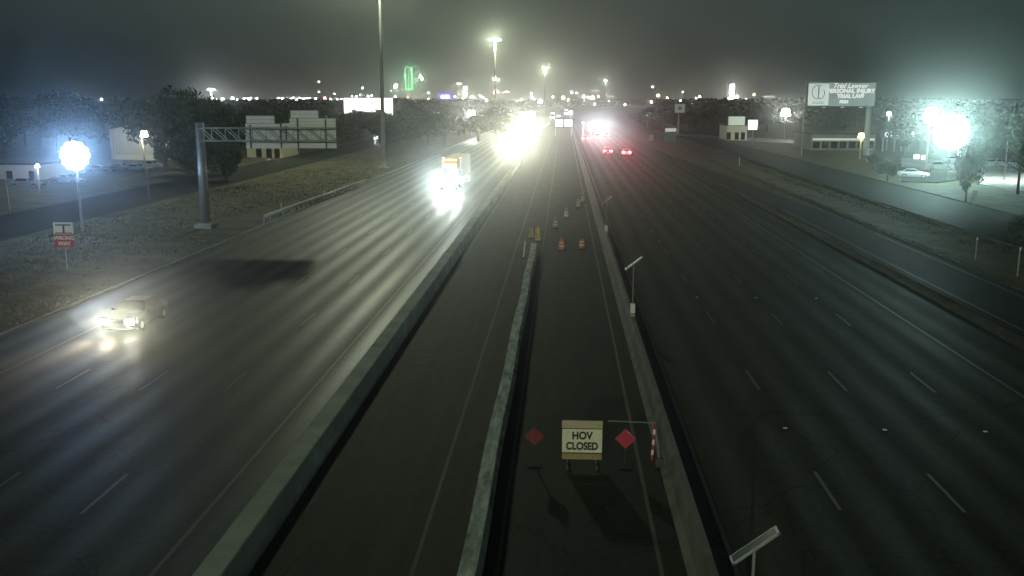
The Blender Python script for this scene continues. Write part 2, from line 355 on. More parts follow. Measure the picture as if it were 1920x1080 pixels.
diamond(1002, 818, 37, 'dull red diamond marker left of the HOV CLOSED sign', mat('dull_red_sheet', (.20, .025, .035), .7, noise=.3, scale=6)); diamond(1173, 823, 39, 'bright red diamond marker right of the HOV CLOSED sign')  # left plate is a darker, duller red
a, b = gp(1228, 795), gp(1222, 862)
t = thing('striped_gate_arm', 'raised red and white striped gate arm on a post beside the median barrier', 'barrier arm', (gp(1236, 873).x, GYy, 0)); ox = t.location.x
MB().box((0, .1, .15), (.26, .26, .3)).build('cabinet', M_dkst, t, bevel=.02)
seg = 7
for k in range(seg):
    u, v = a.lerp(b, k/seg), a.lerp(b, (k+1)/seg); MB().tube((u.x-ox, 0, u.z), (v.x-ox, 0, v.z), .045, n=8).build('stripe', M_white if k % 2 else M_red, t)
c, d2 = gp(1140, 790), gp(1230, 794); MB().tube((c.x-ox, .05, c.z), (d2.x-ox, .05, d2.z), .022, n=6).build('crossbar', M_galv, t)
MB().tube((.0, .1, .28), (a.x-ox, .06, a.z), .03, n=6).build('post', M_galv, t)
# ------------------------------------------------------------------ solar posts on the median barrier
def solar(x, ybase, lab, flip=1):
    b = W(x, ybase, 1.07); b = Vector((3.72, b.y, 1.07))
    t = thing('solar_post', lab, 'solar post', b, 0, 'solar posts on the median barrier')
    MB().box((0, 0, .05), (.24, .3, .1)).tube((0, 0, .1), (0, 0, 2.75), .035, n=8).build('pole', M_galv, t)
    MB().box((0, -.07, .42), (.24, .24, .5)).build('cabinet', M_white, t, bevel=.02)
    MB().box((0, 0, 2.8), (1.02, .26, .04), ry=R(-38)*flip).build('solar_panel', mat('solar_glass', (.015, .02, .025), .22), t)
    MB().box((0, -.14, 2.8), (1.06, .02, .05), ry=R(-38)*flip).box((0, .14, 2.8), (1.06, .02, .05), ry=R(-38)*flip).box((.41*flip, 0, 3.12), (.04, .30, .05), ry=R(-38)*flip).box((-.41*flip, 0, 2.48), (.04, .30, .05), ry=R(-38)*flip).build('panel_frame', M_galv, t)
    return t
solar(1190, 592, 'solar post on the median barrier, middle one with a white box at its foot')
solar(1140, 437, 'solar post on the median barrier, farthest and smallest one')
q = D(1410, 1015, 18.2); s3 = solar(1190, 592, 'solar post on the median barrier nearest the camera, cut by the bottom edge'); s3.location.y = W(1412, 1020, 3.9).y
# ------------------------------------------------------------------ drums, cones and posts in the closed lane
def drum(loc, lab, m=M_orange, m2=M_white, h=.95):
    t = thing('traffic_drum', lab, 'traffic drum', loc, 0, 'traffic drums in the closed express lane')
    MB().tube((0, 0, 0), (0, 0, .08), .32, .30, 14).build('foot', M_tyre, t)
    zs = [.08, .3, .42, .58, .7, h]
    for k in range(5): MB().tube((0, 0, zs[k]), (0, 0, zs[k+1]), .26-.02*k, .25-.02*k, 14).build('band', m2 if k in (1, 3) else m, t)
    MB().box((0, 0, h+.03), (.22, .05, .08)).build('handle', m, t)
drum(W(1053, 469), 'orange drum in the closed lane, left of the nearest pair')
drum(W(1091, 467), 'orange drum in the closed lane, right of the nearest pair', h=.8)
drum(W(1041, 428), 'pale striped drum behind the nearest orange pair on their left', mat('faded_orange_plastic', (.5, .38, .26), .6))
drum(W(1062, 409), 'pale wide drum farther up the closed lane, beside a low bright stud', mat('faded_orange_plastic', (.5, .38, .26), .6), h=1.1)
drum(W(1084, 390), 'small pale drum second from the far end of the row', mat('faded_orange_plastic', (.5, .38, .26), .6))
drum(W(1093, 380), 'small pale drum farthest up the closed lane', mat('faded_orange_plastic', (.5, .38, .26), .6))
drum(W(1008, 452), 'amber sand drum just behind the end of the movable barrier', M_yel, mat('amber_plastic', (.5, .3, .05), .5), h=1.15)
drum(W(996, 447), 'dull green yellow drum left of the amber one at the barrier end', mat('olive_plastic', (.3, .3, .08), .5), mat('amber_plastic', (.5, .3, .05), .5), h=.9)
for x, y, h, lab in ((981, 484, 1.35, 'slim white post leaning left of the movable barrier end'),):
    b = W(x, y); t = thing('delineator_post', lab, 'road post', b); MB().tube((0, 0, 0), (.15, 0, h), .06, .05, 8).build('post', M_white, t); MB().box((0, 0, .03), (.3, .3, .06)).build('foot', M_tyre, t)
# ------------------------------------------------------------------ guardrail on the left verge
A, B = W(497, 418), W(686, 347); n = 24
t = thing('guardrail', 'pale steel guardrail along the edge of the left carriageway', 'guardrail', A)
dv = (B-A)/n; ang = math.atan2(dv.y, dv.x)
prof = [(0, .48), (.05, .53), (0, .60), (0, .66), (.05, .73), (0, .80), (-.12, .80), (.02, .73), (-.03, .66), (-.03, .6), (.02, .53), (-.03, .48)]  # top lip widened so the rail catches the mast's light
nrm = Vector((-dv.y, dv.x, 0)).normalized()
rm = MB().loft([[Vector((0, 0, z))-nrm*p_ for p_, z in prof], [Vector((0, 0, z))-nrm*p_+dv for p_, z in prof]]).mesh('rail', mat('pale_galvanised_rail', (.82, .84, .76), .6, 0, noise=.1))
pm = MB().box((0, 0, .36), (.12, .16, .78), rz=ang).mesh('post', M_galv)
for k in range(n):
    inst('rail', rm, t, dv*k); inst('post', pm, t, dv*k+nrm*.12)
inst('post', pm, t, dv*n+nrm*.12)
def post(x, y, h, lab, m=M_white, grp=None, r=.05):
    b = W(x, y); t = thing('marker_post', lab, 'road post', b, 0, grp); MB().tube((0, 0, -.3), (0, 0, h), r, n=8).build('post', m, t)
    MB().box((0, -.06, h-.12), (.11, .02, .2)).build('reflector', M_alu, t)
post(528, 397, .95, 'short white post behind the guardrail, nearer one'); post(608, 372, .95, 'short white post behind the guardrail, farther one')
post(1386, 307, 1.3, 'lone white marker post on the grass right of the highway', r=.08)
post(1829, 480, 1.5, 'thin pale post on the right verge beside the ramp, left of the taller one', M_galv); post(1908, 512, 1.9, 'taller thin pale post on the right verge near the picture edge', M_galv)
# ------------------------------------------------------------------ WRONG WAY sign
SYw = 66.5
def wp(x, y): return D(x, y, SYw)
b = wp(119, 440); t = thing('wrong_way_sign', 'red WRONG WAY sign under a white square plate on the left verge', 'road sign', (b.x, SYw, 0)); ox = b.x
A, B = wp(101, 439), wp(136, 417); MB().box(((A.x+B.x)/2-ox, 0, (A.z+B.z)/2), (B.x-A.x, .03, B.z-A.z-.01)).build('white_plate', M_white, t, bevel=.008)
mz = (A.z+B.z)/2; H = B.z-A.z; Wd = B.x-A.x; c0 = (A.x+B.x)/2-ox
MB().box((c0, -.025, B.z-H*.22), (Wd*.78, .015, H*.12)).box((c0+Wd*.02, -.027, mz-H*.1), (Wd*.09, .015, H*.66)).box((c0, -.025, A.z+H*.1), (Wd*.84, .015, H*.09)).build('symbol', M_black, t)
A2, B2 = wp(101, 464), wp(136, 439); H2 = B2.z-A2.z
MB().box((c0, 0, (A2.z+B2.z)/2), (Wd, .03, H2-.01)).build('red_plate', M_red, t, bevel=.008)
text('WRONG', H2*.40, M_white, t, (c0, -.025, A2.z+H2*.70), sx=.95, bold=.008); text('WAY', H2*.40, M_white, t, (c0, -.025, A2.z+H2*.29), bold=.008)
MB().tube((c0, .05, -.2), (c0, .05, B.z-.05), .04, n=8).build('post', M_galv, t)
b = W(20, 402); t = thing('sign_post', 'thin bare metal post near the left picture edge', 'post', b); MB().tube((0, 0, 0), (-.15, 0, D(17, 335, b.y).z), .05, n=8).build('post', M_galv, t)
b = W(1826, 386); t = thing('small_sign', 'small pale sign with a U shaped mark on a post right of the frontage road', 'road sign', b)
z = D(1829, 363, b.y).z; MB().box((0, 0, z), (.62, .03, .75)).build('plate', M_alu, t); MB().box((-.17, -.02, z), (.08, .02, .5)).box((.17, -.02, z), (.08, .02, .5)).box((0, -.021, z-.2), (.3, .02, .08)).build('symbol', M_white, t); MB().tube((0, .04, 0), (0, .04, z), .04, n=8).build('post', M_galv, t)
# ------------------------------------------------------------------ vehicles (front towards -Y)
def ring(y, zb, zt, hw, inset=.12):
    return [(-hw+.08, y, zb), (-hw, y, zb+.2), (-hw, y, zt-.22), (-hw+inset, y, zt), (hw-inset, y, zt), (hw, y, zt-.22), (hw, y, zb+.2), (hw-.08, y, zb)]
HG = mat('headlight_glow', (1, 1, 1), emit=(1, .95, .78), es=120); HGW = mat('headlight_glow_cold', (1, 1, 1), emit=(.93, 1, 1), es=160)
TG = mat('tail_light_glow', (.5, .02, .02), emit=(1, .10, .10), es=60); TD = mat('tail_light_dull', (.4, .02, .03), .3, emit=(1, .05, .06), es=.25)
AMB = mat('amber_marker_glow', (.6, .3, .05), emit=(1, .62, .3), es=22)
wheel_t = MB().tube((-.11, 0, 0), (.11, 0, 0), .33, n=18).mesh('wheel', M_tyre)
wheel_r = MB().tube((-.115, 0, 0), (.115, 0, 0), .2, n=12).mesh('rim', M_rim)
def wheels(t, pts, s=1):
    for x, y in pts:
        o = inst('wheel', wheel_t, t, (x, y, .33*s)); o.scale = (s, s, s); inst('rim', wheel_r, o)
def car(lab, loc, paint, head=True, tail=TD, hglow=HG, kind='sedan', rz=0, group=None, cat='car'):
    t = thing('car', lab, cat, loc, rz, group); suv = kind == 'suv'; dz = .22 if suv else 0
    st = [(-2.35, .32, .62, .78), (-2.2, .24, .74, .88), (-1.3, .2, .92+dz, .92), (-.75, .2, .98+dz, .93), (1.45, .2, 1.0+dz, .93), (2.15, .24, (1.0 if suv else .98)+dz, .9), (2.35, .34, .82+dz, .8)]
    MB().loft([ring(y, a, b, h) for y, a, b, h in st]).build('body', paint, t, smooth=False, bevel=.03)
    zr = 1.40+dz*1.6; y0, y1, y2, y3 = (-.85, -.15, 1.75 if suv else 1.0, 2.2 if suv else 1.75); zb = .95+dz
    lo = [(-.8, y0, zb), (.8, y0, zb), (.8, y3, zb), (-.8, y3, zb)]; hi = [(-.6, y1, zr), (.6, y1, zr), (.6, y2, zr), (-.6, y2, zr)]
    MB().loft([lo, hi]).build('roof', paint, t, bevel=.04)
    def pane(nm, a, b, c, d, off):
        f = lambda p, q, r, s_, u, v: (Vector(p)*(1-u)+Vector(q)*u)*(1-v)+(Vector(s_)*(1-u)+Vector(r)*u)*v
        q = [f(a, b, c, d, u, v)+Vector(off) for u, v in ((.07, .1), (.93, .1), (.93, .88), (.07, .88))]
        MB().quad(*q).build(nm, M_glass, t)
    pane('windscreen', lo[0], lo[1], hi[1], hi[0], (0, -.015, .01)); pane('rear_window', lo[2], lo[3], hi[3], hi[2], (0, .015, .01))
    pane('side_window', lo[1], lo[2], hi[2], hi[1], (.015, 0, .005)); pane('side_window', lo[3], lo[0], hi[0], hi[3], (-.015, 0, .005))
    for s in (-1, 1):
        MB().box((s*.66, -2.3, .66+dz*.6), (.42, .14, .22)).build('headlight', hglow if head else M_rim, t)
        MB().box((s*.68, 2.3, .82+dz), ((.46, .1, .3) if tail is TG else (.3, .1, .15))).build('taillight', tail, t)
        MB().box((s*1.0, -.6, 1.0+dz), (.16, .1, .12)).build('mirror', paint, t)
    MB().box((0, -2.34, .5), (1.0, .06, .18)).build('grille', M_tyre, t); MB().box((0, 2.36, .62), (.35, .02, .12)).build('number_plate', M_white, t)
    wheels(t, [(s*.84, y) for s in (-1, 1) for y in (-1.45, 1.4)], 1.05 if suv else 1); return t
def truck(lab, loc, paint, head=HGW, rz=0, group=None, trailer=True, box_m=M_white, cat='truck'):
    t = thing('lorry', lab, cat, loc, rz, group)
    MB().loft([[(-.75, -3.2, .5), (.75, -3.2, .5), (.7, -3.2, 1.5), (-.7, -3.2, 1.5)], [(-1.05, -1.6, .5), (1.05, -1.6, .5), (1.0, -1.6, 1.85), (-1.0, -1.6, 1.85)]]).build('hood', paint, t, bevel=.06)
    MB().loft([[(-1.2, -1.6, .6), (1.2, -1.6, .6), (1.2, -1.6, 1.9), (1.1, -1.1, 2.9), (.9, -.6, 3.9), (-.9, -.6, 3.9), (-1.1, -1.1, 2.9), (-1.2, -1.6, 1.9)],
               [(-1.2, 1.2, .6), (1.2, 1.2, .6), (1.2, 1.2, 1.9), (1.2, 1.2, 2.9), (1.1, 1.2, 4.0), (-1.1, 1.2, 4.0), (-1.2, 1.2, 2.9), (-1.2, 1.2, 1.9)]]).build('cab', paint, t, bevel=.05)
    MB().quad((-1.08, -1.62, 1.95), (1.08, -1.62, 1.95), (1.0, -1.14, 2.85), (-1.0, -1.14, 2.85)).build('windscreen', M_glass, t)
    MB().box((0, -3.24, 1.0), (1.0, .06, .9)).build('grille', M_rim, t); MB().box((0, -3.35, .55), (2.3, .2, .35)).build('bumper', M_rim, t, bevel=.03)
    for s in (-1, 1):
        MB().box((s*.92, -3.2, .98), (.36, .16, .28)).build('headlight', head, t); MB().box((s*1.45, -1.3, 2.2), (.2, .15, .7)).build('mirror', M_dkst, t)
        MB().tube((s*1.25, 1.35, .8), (s*1.25, 1.35, 4.1), .08, n=8).build('exhaust_stack', M_rim, t)
    for x in (-.8, -.25, 0, .25, .8): MB().box((x, -.68, 4.0), (.16, .12, .1)).build('roof_marker', AMB, t)
    wheels(t, [(s*1.0, -2.3) for s in (-1, 1)]+[(s*1.0, y) for s in (-1, 1) for y in (2.4, 3.7)], 1.5)
    MB().box((0, 1.5, .85), (.9, 6.0, .3)).build('chassis', M_dkst, t)
    if trailer:
        MB().box((0, 8.6, 2.6), (2.55, 13.5, 2.9)).build('trailer', box_m, t, bevel=.04)
        for s in (-1, 1): MB().box((s*1.2, 1.8, 4.1), (.14, .08, .1)).build('trailer_marker', AMB, t)
        wheels(t, [(s*1.0, y) for s in (-1, 1) for y in (12.6, 13.9)], 1.5)
    return t
def beams(t, z, p, col, y=-2.6, sep=.66, aim=(0, -1, .02), cone=70, rad=.12, blend=.8):
    for s in (-1, 1): light('SPOT', (s*sep, y, z), p, col, t, rad, aim, cone, blend, 'beam_and_glare_spot')
P_dark = mat('dark_car_paint', (.025, .028, .032), .3, .3); P_silver = mat('silver_car_paint', (.4, .41, .42), .3, .5)
P_white = mat('white_car_paint', (.7, .7, .68), .35); P_redp = mat('red_cab_paint', (.3, .03, .03), .3); P_blue = mat('blue_car_paint', (.04, .07, .16), .3, .3)
q = W(222, 628); fq = W(219, 604, .66); c1 = car('dark sedan with glaring headlights in the far left lane', (fq.x, fq.y+2.35, 0), P_dark, tail=TD)
beams(c1, .66, 60000, (1, .72, .5), aim=(-.2, -1, -.14), cone=50, rad=.15); beams(c1, .66, 130000, (1, .95, .76), aim=(.44, -1, .34), cone=22, rad=.18)  # first pair lights the road; second is added, aimed up for glare
tr = truck('amber lorry with cold white headlights and amber roof lamps on the left carriageway', (-15.7, W(850, 357).y+3.2, 0), mat('amber_cab_paint', (.32, .17, .02), .4), box_m=mat('dark_amber_trailer_sheet', (.30, .17, .03), .5))
beams(tr, .98, 160000, (.85, 1, .97), -3.5, .92, (0.03, -1, -.045), 60, .2); beams(tr, .98, 250000, (.85, 1, .97), -3.6, .92, (.12, -1, .19), 16, .3, blend=.35)  # narrow second pair added to throw glare towards the camera
light('SPOT', (0, -1.35, 3.25), 9000, (1, .85, .4), tr, .3, (0, -1, -.25), 120, .6, 'cab_lamp')
MB().box((0, -1.12, 3.22), (1.9, .14, .5)).build('cab_sign', mat('yellow_lit_cab_sign', (1, .9, .4), emit=(1, .8, .32), es=2.5), tr, bevel=.05)
far = [(-12.4, 226, 'truck'), (-12.6, 262, 'car'), (-12.5, 296, 'car'), (-16.1, 318, 'car'), (-12.6, 345, 'car'), (-12.6, 390, 'truck'), (-16.3, 430, 'car'), (-12.4, 480, 'car'), (-12.3, 620, 'truck'), (-12.4, 700, 'car'), (-12.4, 800, 'truck')]
names = ['first and nearest vehicle', 'second vehicle', 'third vehicle', 'fourth vehicle', 'fifth vehicle', 'sixth vehicle', 'seventh vehicle', 'eighth vehicle', 'ninth vehicle', 'tenth vehicle', 'last and farthest vehicle']
pc = pt = None
for (x, y, k), nm in zip(far, names):
    if k == 'truck':
        lab = 'oncoming lorry lost in its own headlight glare, '+nm+' behind the amber lorry'
        o = truck(lab, (x+cx(y), y, 0), P_white) if pt is None else dup(pt, (x+cx(y), y, 0), label=lab)
        pt = pt or o
        if o is pt: beams(o, 1.0, 620000, (1, .97, .74), -3.5, .92, (.05, -1, .095), 12, .3, blend=.35); beams(o, 1.0, 16000, (1, .97, .74), -3.5, .92, (.02, -1, 0), 50, .3)  # narrow pair added only for glare, weak wide pair for the road
    else:
        lab = 'oncoming car lost in its own headlight glare, '+nm+' behind the amber lorry'
        o = car(lab, (x+cx(y), y, 0), P_silver, hglow=HGW) if pc is None else dup(pc, (x+cx(y), y, 0), label=lab)
        pc = pc or o
        if o is pc: beams(o, .7, 430000, (1, 1, .80), -2.6, .66, (.05, -1, .095), 12, .25, blend=.35); beams(o, .7, 11000, (1, 1, .8), -2.6, .66, (.02, -1, 0), 50, .25)  # added glare spots first, then the real low beams
for o in [q_ for q_ in COL.objects if q_.type == 'LIGHT' and q_.parent and q_.parent.location.y > 350 and q_.name.startswith('beam_and_glare_spot')]:
    bpy.data.objects.remove(o)
def tl(loc, lab, kind, paint, p=260):
    o = car(lab, loc, paint, head=False, tail=TG, kind=kind, rz=math.pi)
    light('SPOT', (0, 2.7, .9), p*4, (1, .08, .1), o, .3, (0, 1, -.25), 140, .7, 'tail_glow'); light('SPOT', (0, 2.7, 1.0), p*140, (1, .06, .10), o, .45, (-.04, 1, .09), 18, .5, 'tail_glow'); return o  # narrow upward spot is added to make the red halo
tl((9.9, W(1130, 291).y, 0), 'dark car with wide red tail lights, left of the nearest pair on the right carriageway', 'suv', P_dark, 750)
tl((14.0, W(1160, 292).y+1, 0), 'silver car with red tail lights, right of the nearest pair on the right carriageway', 'sedan', P_silver, 750)
tl((6.7+cx(290), 292, 0), 'car with red tail lights close to the median barrier behind the nearest pair', 'sedan', P_blue, 300)
tl((10.4+cx(305), 303, 0), 'white car with red tail lights just below the bright white work light', 'suv', P_white, 250)
tl((14.2+cx(330), 322, 0), 'farther car with red tail lights right of the bright work light', 'sedan', P_dark, 150)
q = D(1129, 242, 335)
t = thing('work_light_trailer', 'trailer mounted work light blazing blue white on the right carriageway', 'work light', (q.x, 335, 0))
MB().box((0, 0, .7), (1.5, 2.4, .9)).build('trailer', M_yel, t); MB().tube((0, 0, 1.1), (0, 0, q.z), .08, n=8).build('mast', M_galv, t); wheels(t, [(-.8, 0), (.8, 0)])
for sx_ in (-1.1, 0, 1.1):
    for sz in (-.55, .55): MB().box((sx_, -.2, q.z+sz), (.95, .2, .9)).build('floodlight', mat('cold_lamp_glow', (1, 1, 1), emit=(.92, .95, 1), es=120), t)
light('SPOT', (0, -1.2, q.z), 900000, (.88, .9, 1), t, .8, (-.05, -1, .08), 16, .5)
# ------------------------------------------------------------------ lamps
def lamp(x, y, Y, lab, power=0, col=(1, 1, .9), size=.8, arm=0, aim=None, cone=100, m=None, name='street_lamp', polem=M_galv, es=60, boxy=None, baseY=None, grp=None, rad=.35, z0=0, tilt=0):
    h = D(x, y, Y); t = thing(name, lab, 'lamp', (h.x-arm-tilt, Y, z0), 0, grp)
    MB().tube((0, 0, 0), (tilt, 0, h.z+(.4 if arm else -size/2)), .14, .08, 8).build('pole', polem, t)
    if arm: MB().tube((0, 0, h.z+.3), (arm, 0, h.z+size/2), .05, n=6).build('arm', polem, t)
    m = m or mat('lamp_glow_%d_%d_%d_%d' % (col[0]*99, col[1]*99, col[2]*99, es), (1, 1, 1), emit=col, es=es)
    bx = boxy or (size, size*.8, size*.7)
    hx = arm+tilt
    MB().tube((hx, 0, h.z-bx[2]/2), (hx, 0, h.z+bx[2]/2), bx[0]/2, bx[0]/3, 12).build('lamp_head', m, t)
    if power:
        if aim: light('SPOT', (hx, -bx[0]*.7, h.z), power, col, t, rad, aim, cone, .8)
        else: light('POINT', (hx, -bx[0]*.7-.2, h.z-bx[2]*.9-.2), power, col, t, rad)
    return t
BLU = (.62, .78, 1.0); CY = (.70, 1.0, .97)
# floodlights: extra glowing discs added round each lamp fill out its glare
def flood(x, y, Y, lab, power, col, n, s, es, aim, cone=120, hw=.5):
    h = D(x, y, Y); t = thing('floodlight_pole', lab, 'floodlight', (h.x, Y, 0))
    MB().tube((0, 0, 0), (0, 0, h.z), .13, .09, 10).build('pole', M_galv, t)
    MB().box((0, .15, h.z), (n*s*1.05, .1, .1)).build('crossarm', M_galv, t)
    m = mat('flood_%d' % x, (1, 1, 1), emit=col, es=es)
    pts = [(0, 0)]+[(rr*math.cos(a_), rr*math.sin(a_)) for rr, c_ in ((1, 6), (1.95, 12))[:n-1] for a_ in [2*math.pi*q_/c_ for q_ in range(c_)]]
    lm = MB().tube((0, -.12, 0), (0, .12, 0), s*.58, s*.5, 18).mesh('floodlight', m)
    for k_, (px_, pz_) in enumerate(pts): inst('floodlight', lm, t, (px_*s, -.012*k_, h.z+pz_*s))  # outer discs are added to widen the glare
    light('SPOT', (0, -.5, h.z), power, col, t, hw, aim, cone, 1.0); return t
v = Vector((0, 0, CH))
h = D(142, 292, 84); flood(142, 292, 84, 'dazzling blue white floodlight with added glare discs left of the pale warehouse', 560000, (.32, .56, 1), 3, .52, 90, (v-h).normalized()+Vector((0, 0, .08)), 26, .5)
h = D(1782, 247, 150); flood(1782, 247, 150, 'dazzling cyan white floodlight with added glare discs over the right parking lot', 900000, (.6, 1, .97), 3, 1.1, 90, (v-h).normalized()+Vector((0, 0, .08)), 26, 1.0)
h = D(1745, 216, 175); flood(1745, 216, 175, 'smaller floodlight left of and above the dazzling cyan floodlight', 350000, (.75, 1, 1), 2, .9, 60, (v-h).normalized(), 34, .6)
t = lamp(270, 251, W(268, 383).y, 'lit lamp on a leaning dark wooden pole before the warehouse', 12000, (1, .97, .8), .9, .35, polem=M_wood, name='street_lamp', es=20, tilt=-.5)
lamp(884, 213, 340, 'round glaring street lamp left of the oncoming headlights', 380000, (1, 1, .9), 3.0, aim=(.15, -1, .02), cone=36, es=60)
lamp(1473, 211, 290, 'glaring greenish white lamp over the shops left of the billboard', 220000, (.95, 1, .9), 2.8, aim=(-.22, -1, .02), cone=36, es=60)
lamp(1013, 190, 700, 'violet white lamp at the far end of the road under the second mast', 120000, (.9, .88, 1), 3.2, aim=(0, -1, 0), cone=120, es=40)
lamp(1667, 213, 240, 'small violet white lamp right of the billboard column', 9000, (.85, .85, 1), 1.1, es=25)
lamp(705, 258, 260, 'short shaded lamp lighting the left frontage road under the billboard', 4000, (.9, .95, 1), 1.3, .3, es=6)
lamp(70, 311, 118, 'small warm lamp on the low white building at the left edge', 2600, (1, .9, .75), .55, es=25)
lamp(1502, 211, 215, 'curved white lamp post with a faint glow put on its head behind the billboard', 0, (.8, .8, .8), .6, -.6, es=.35)  # unlit head given a weak emission so it reads pale
lamp(1615, 254, 205, 'amber lamp under the billboard beside its column', 9000, (1, .78, .3), 1.3, es=12)
lamp(1070, 211, 480, 'violet white lamp over the paired white signs', 30000, (.85, .85, 1), 2.0, es=30)
lamp(1093, 230, 330, 'small blue lamp left of the bright work light', 3000, (.45, .4, 1), .9, es=8)
lamp(1108, 241, 330, 'cold white lamp touching the left side of the bright work light', 60000, (.9, .9, 1), 1.8, es=40, aim=(0, -1, 0))
# far lamps on the horizon
ORD = ['first', 'second', 'third', 'fourth', 'fifth', 'sixth', 'seventh', 'eighth', 'ninth', 'tenth', 'eleventh', 'twelfth', 'thirteenth', 'fourteenth', 'fifteenth', 'sixteenth', 'seventeenth', 'eighteenth', 'nineteenth', 'twentieth', 'twenty-first', 'twenty-second', 'twenty-third', 'twenty-fourth', 'twenty-fifth', 'twenty-sixth', 'twenty-seventh', 'twenty-eighth']
REG = [(380, 'over the dark trees left of the gantry column'), (500, 'above the truss right of the gantry column'), (646, 'above the gantry sign backs'), (745, 'along the top of the white billboard'), (900, 'below the downtown towers'), (1040, 'around the two biggest far masts'), (1160, 'near the small far mast'), (1330, 'near the pylon sign'), (1500, 'near the twin striped tower'), (3000, 'right of the law billboard')]
def far_lamps(pts, col, grp, lab, es, Y=1500):
    cnt = {}
    for (x, y, s) in sorted(pts):
        Yd = Y if y > 176 else Y*1.3
        Yd *= random.uniform(.85, 1.15); h = D(x, y, Yd); wpx = s*.85/F*Yd
        reg = next(t_ for lim, t_ in REG if x < lim); k = cnt[reg] = cnt.get(reg, -1)+1
        t = thing('far_street_lamp', ORD[k]+' small '+lab+' lamp from left '+reg, 'lamp', (h.x, Yd, 0), 0, grp)
        MB().tube((0, 0, 0), (0, 0, h.z-wpx/3), .2, .15, 6, False).build('pole', M_dkst, t)
        MB().tube((0, 0, h.z-wpx*.35), (0, 0, h.z+wpx*.35), wpx/2, wpx*.3, 10).build('lamp_head', mat('far_'+grp[:9]+str(es), (1, 1, 1), emit=col, es=es), t)
L1 = [(398, 184, 4), (407, 186, 4), (418, 186, 8), (436, 184, 7), (444, 187, 6), (458, 185, 6), (465, 186, 7), (470, 184, 4), (482, 184, 4), (459, 192, 3), (517, 187, 5), (523, 185, 6), (530, 185, 5), (538, 184, 3), (545, 185, 4), (550, 183, 4), (556, 186, 5), (562, 183, 3), (569, 186, 6), (575, 184, 3), (580, 184, 3), (592, 185, 5), (598, 172, 3), (598, 153, 3), (620, 186, 5), (632, 186, 4), (627, 176, 2.5), (640, 186, 4), (660, 180, 3), (668, 181, 4), (675, 178, 3), (680, 165, 4), (690, 180, 5), (697, 179, 4), (741, 163, 6), (741, 181, 4), (733, 170, 2), (455, 205, 3), (449, 203, 3), (794, 212, 4), (848, 208, 6), (863, 206, 3), (803, 174, 4), (803, 186, 4), (853, 181, 4), (883, 182, 4), (901, 180, 5), (906, 183, 4), (912, 188, 6), (970, 190, 4), (978, 187, 5), (996, 175, 4), (997, 181, 5), (1001, 186, 4), (1037, 181, 4), (1072, 173, 6), (1081, 174, 4), (1095, 181, 7), (1103, 182, 4), (1094, 189, 4), (1115, 195, 4), (1172, 196, 4), (1224, 163, 3.5), (1221, 191, 5), (1251, 183, 4), (1262, 188, 4), (1276, 189, 5), (1312, 181, 5), (1305, 184, 3), (1382, 181, 7), (1399, 185, 3), (1370, 211, 4), (1055, 214, 4), (1037, 210, 3), (1188, 228, 6), (1182, 230, 3), (1189, 236, 5), (1179, 238, 5), (1166, 240, 5), (1204, 231, 6), (1210, 230, 4), (1201, 219, 4), (143, 177, 5), (148, 181, 4), (190, 186, 5), (361, 194, 7), (248, 186, 2), (868, 186, 4), (948, 172, 3), (934, 172, 4), (1142, 190, 2), (1817, 187, 4), (1828, 191, 6), (1835, 189, 4), (1845, 190, 3), (1874, 248, 5), (1883, 246, 4), (1890, 265, 4), (1911, 196, 4)]
far_lamps(L1, (1, 1, .92), 'white lamps scattered along the horizon', 'white', 30)
L2 = [(1056, 183, 8), (1111, 183, 9), (1234, 179, 7), (1066, 186, 4), (1414, 177, 5), (1245, 190, 3), (1122, 181, 4), (861, 211, 3)]
far_lamps(L2, (1, .72, .38), 'orange lamps scattered along the horizon', 'orange', 24)
L3 = [(609, 184, 8), (930, 168, 4), (926, 174, 5), (934, 173, 6), (942, 174, 4), (953, 172, 4), (1891, 191, 4), (1221, 231, 4), (860, 157, 5), (755, 168, 4), (765, 182, 4), (775, 186, 4), (768, 177, 3)]
far_lamps(L3, (1, .5, .45), 'red lamps scattered along the horizon', 'red', 18, 3000)
# ------------------------------------------------------------------ billboards and pylon signs
t = None
def board(x0, y0, x1, y1, Y, lab, m, thick=.6, posts=(), postw=.5, name='billboard', cat='billboard', baseY=None):
    A, B = D(x0, y1, Y), D(x1, y0, Y); t = thing(name, lab, cat, ((A.x+B.x)/2, Y, 0)); w_ = B.x-A.x; h_ = B.z-A.z
    MB().box((0, 0, (A.z+B.z)/2), (w_, thick, h_)).build('sign_face', m, t, bevel=.03)
    fb = MB()
    for s in (-1, 1): fb.box((s*(w_/2+.08), 0, (A.z+B.z)/2), (.16, thick+.1, h_+.32))
    for z in (A.z-.08, B.z+.08): fb.box((0, 0, z), (w_, thick+.1, .16))
    fb.build('frame', M_dkst, t)
    for p_ in posts: MB().tube((p_*w_/2, thick*.2, 0), (p_*w_/2, thick*.2, A.z), postw/2, n=12).build('post', M_galv, t)
    return t, w_, h_, A.z
Wlit = mat('lit_billboard_face', (1, 1, 1), emit=(.97, .96, 1), es=3.5)
t, bw_, bh, bz = board(646, 184, 736, 217, 420, 'blazing white lit billboard behind the tall mast left of the road', Wlit, posts=(-.6, .6), postw=1.2)
cat_ = MB().box((0, -1.1, bz-.4), (bw_, 1.2, .1)); cat_.build('catwalk', M_dkst, t)
Y = W(1630, 291).y
t, bw_, bh, bz = board(1513, 155, 1642, 199, Y, 'law firm billboard on a thick round column, pale emblem square at its left', mat('grey_blue_billboard', (.30, .36, .36), .6, noise=.1, scale=.3, emit=(.6, .72, .7), es=.16), posts=(.86,), postw=1.3)
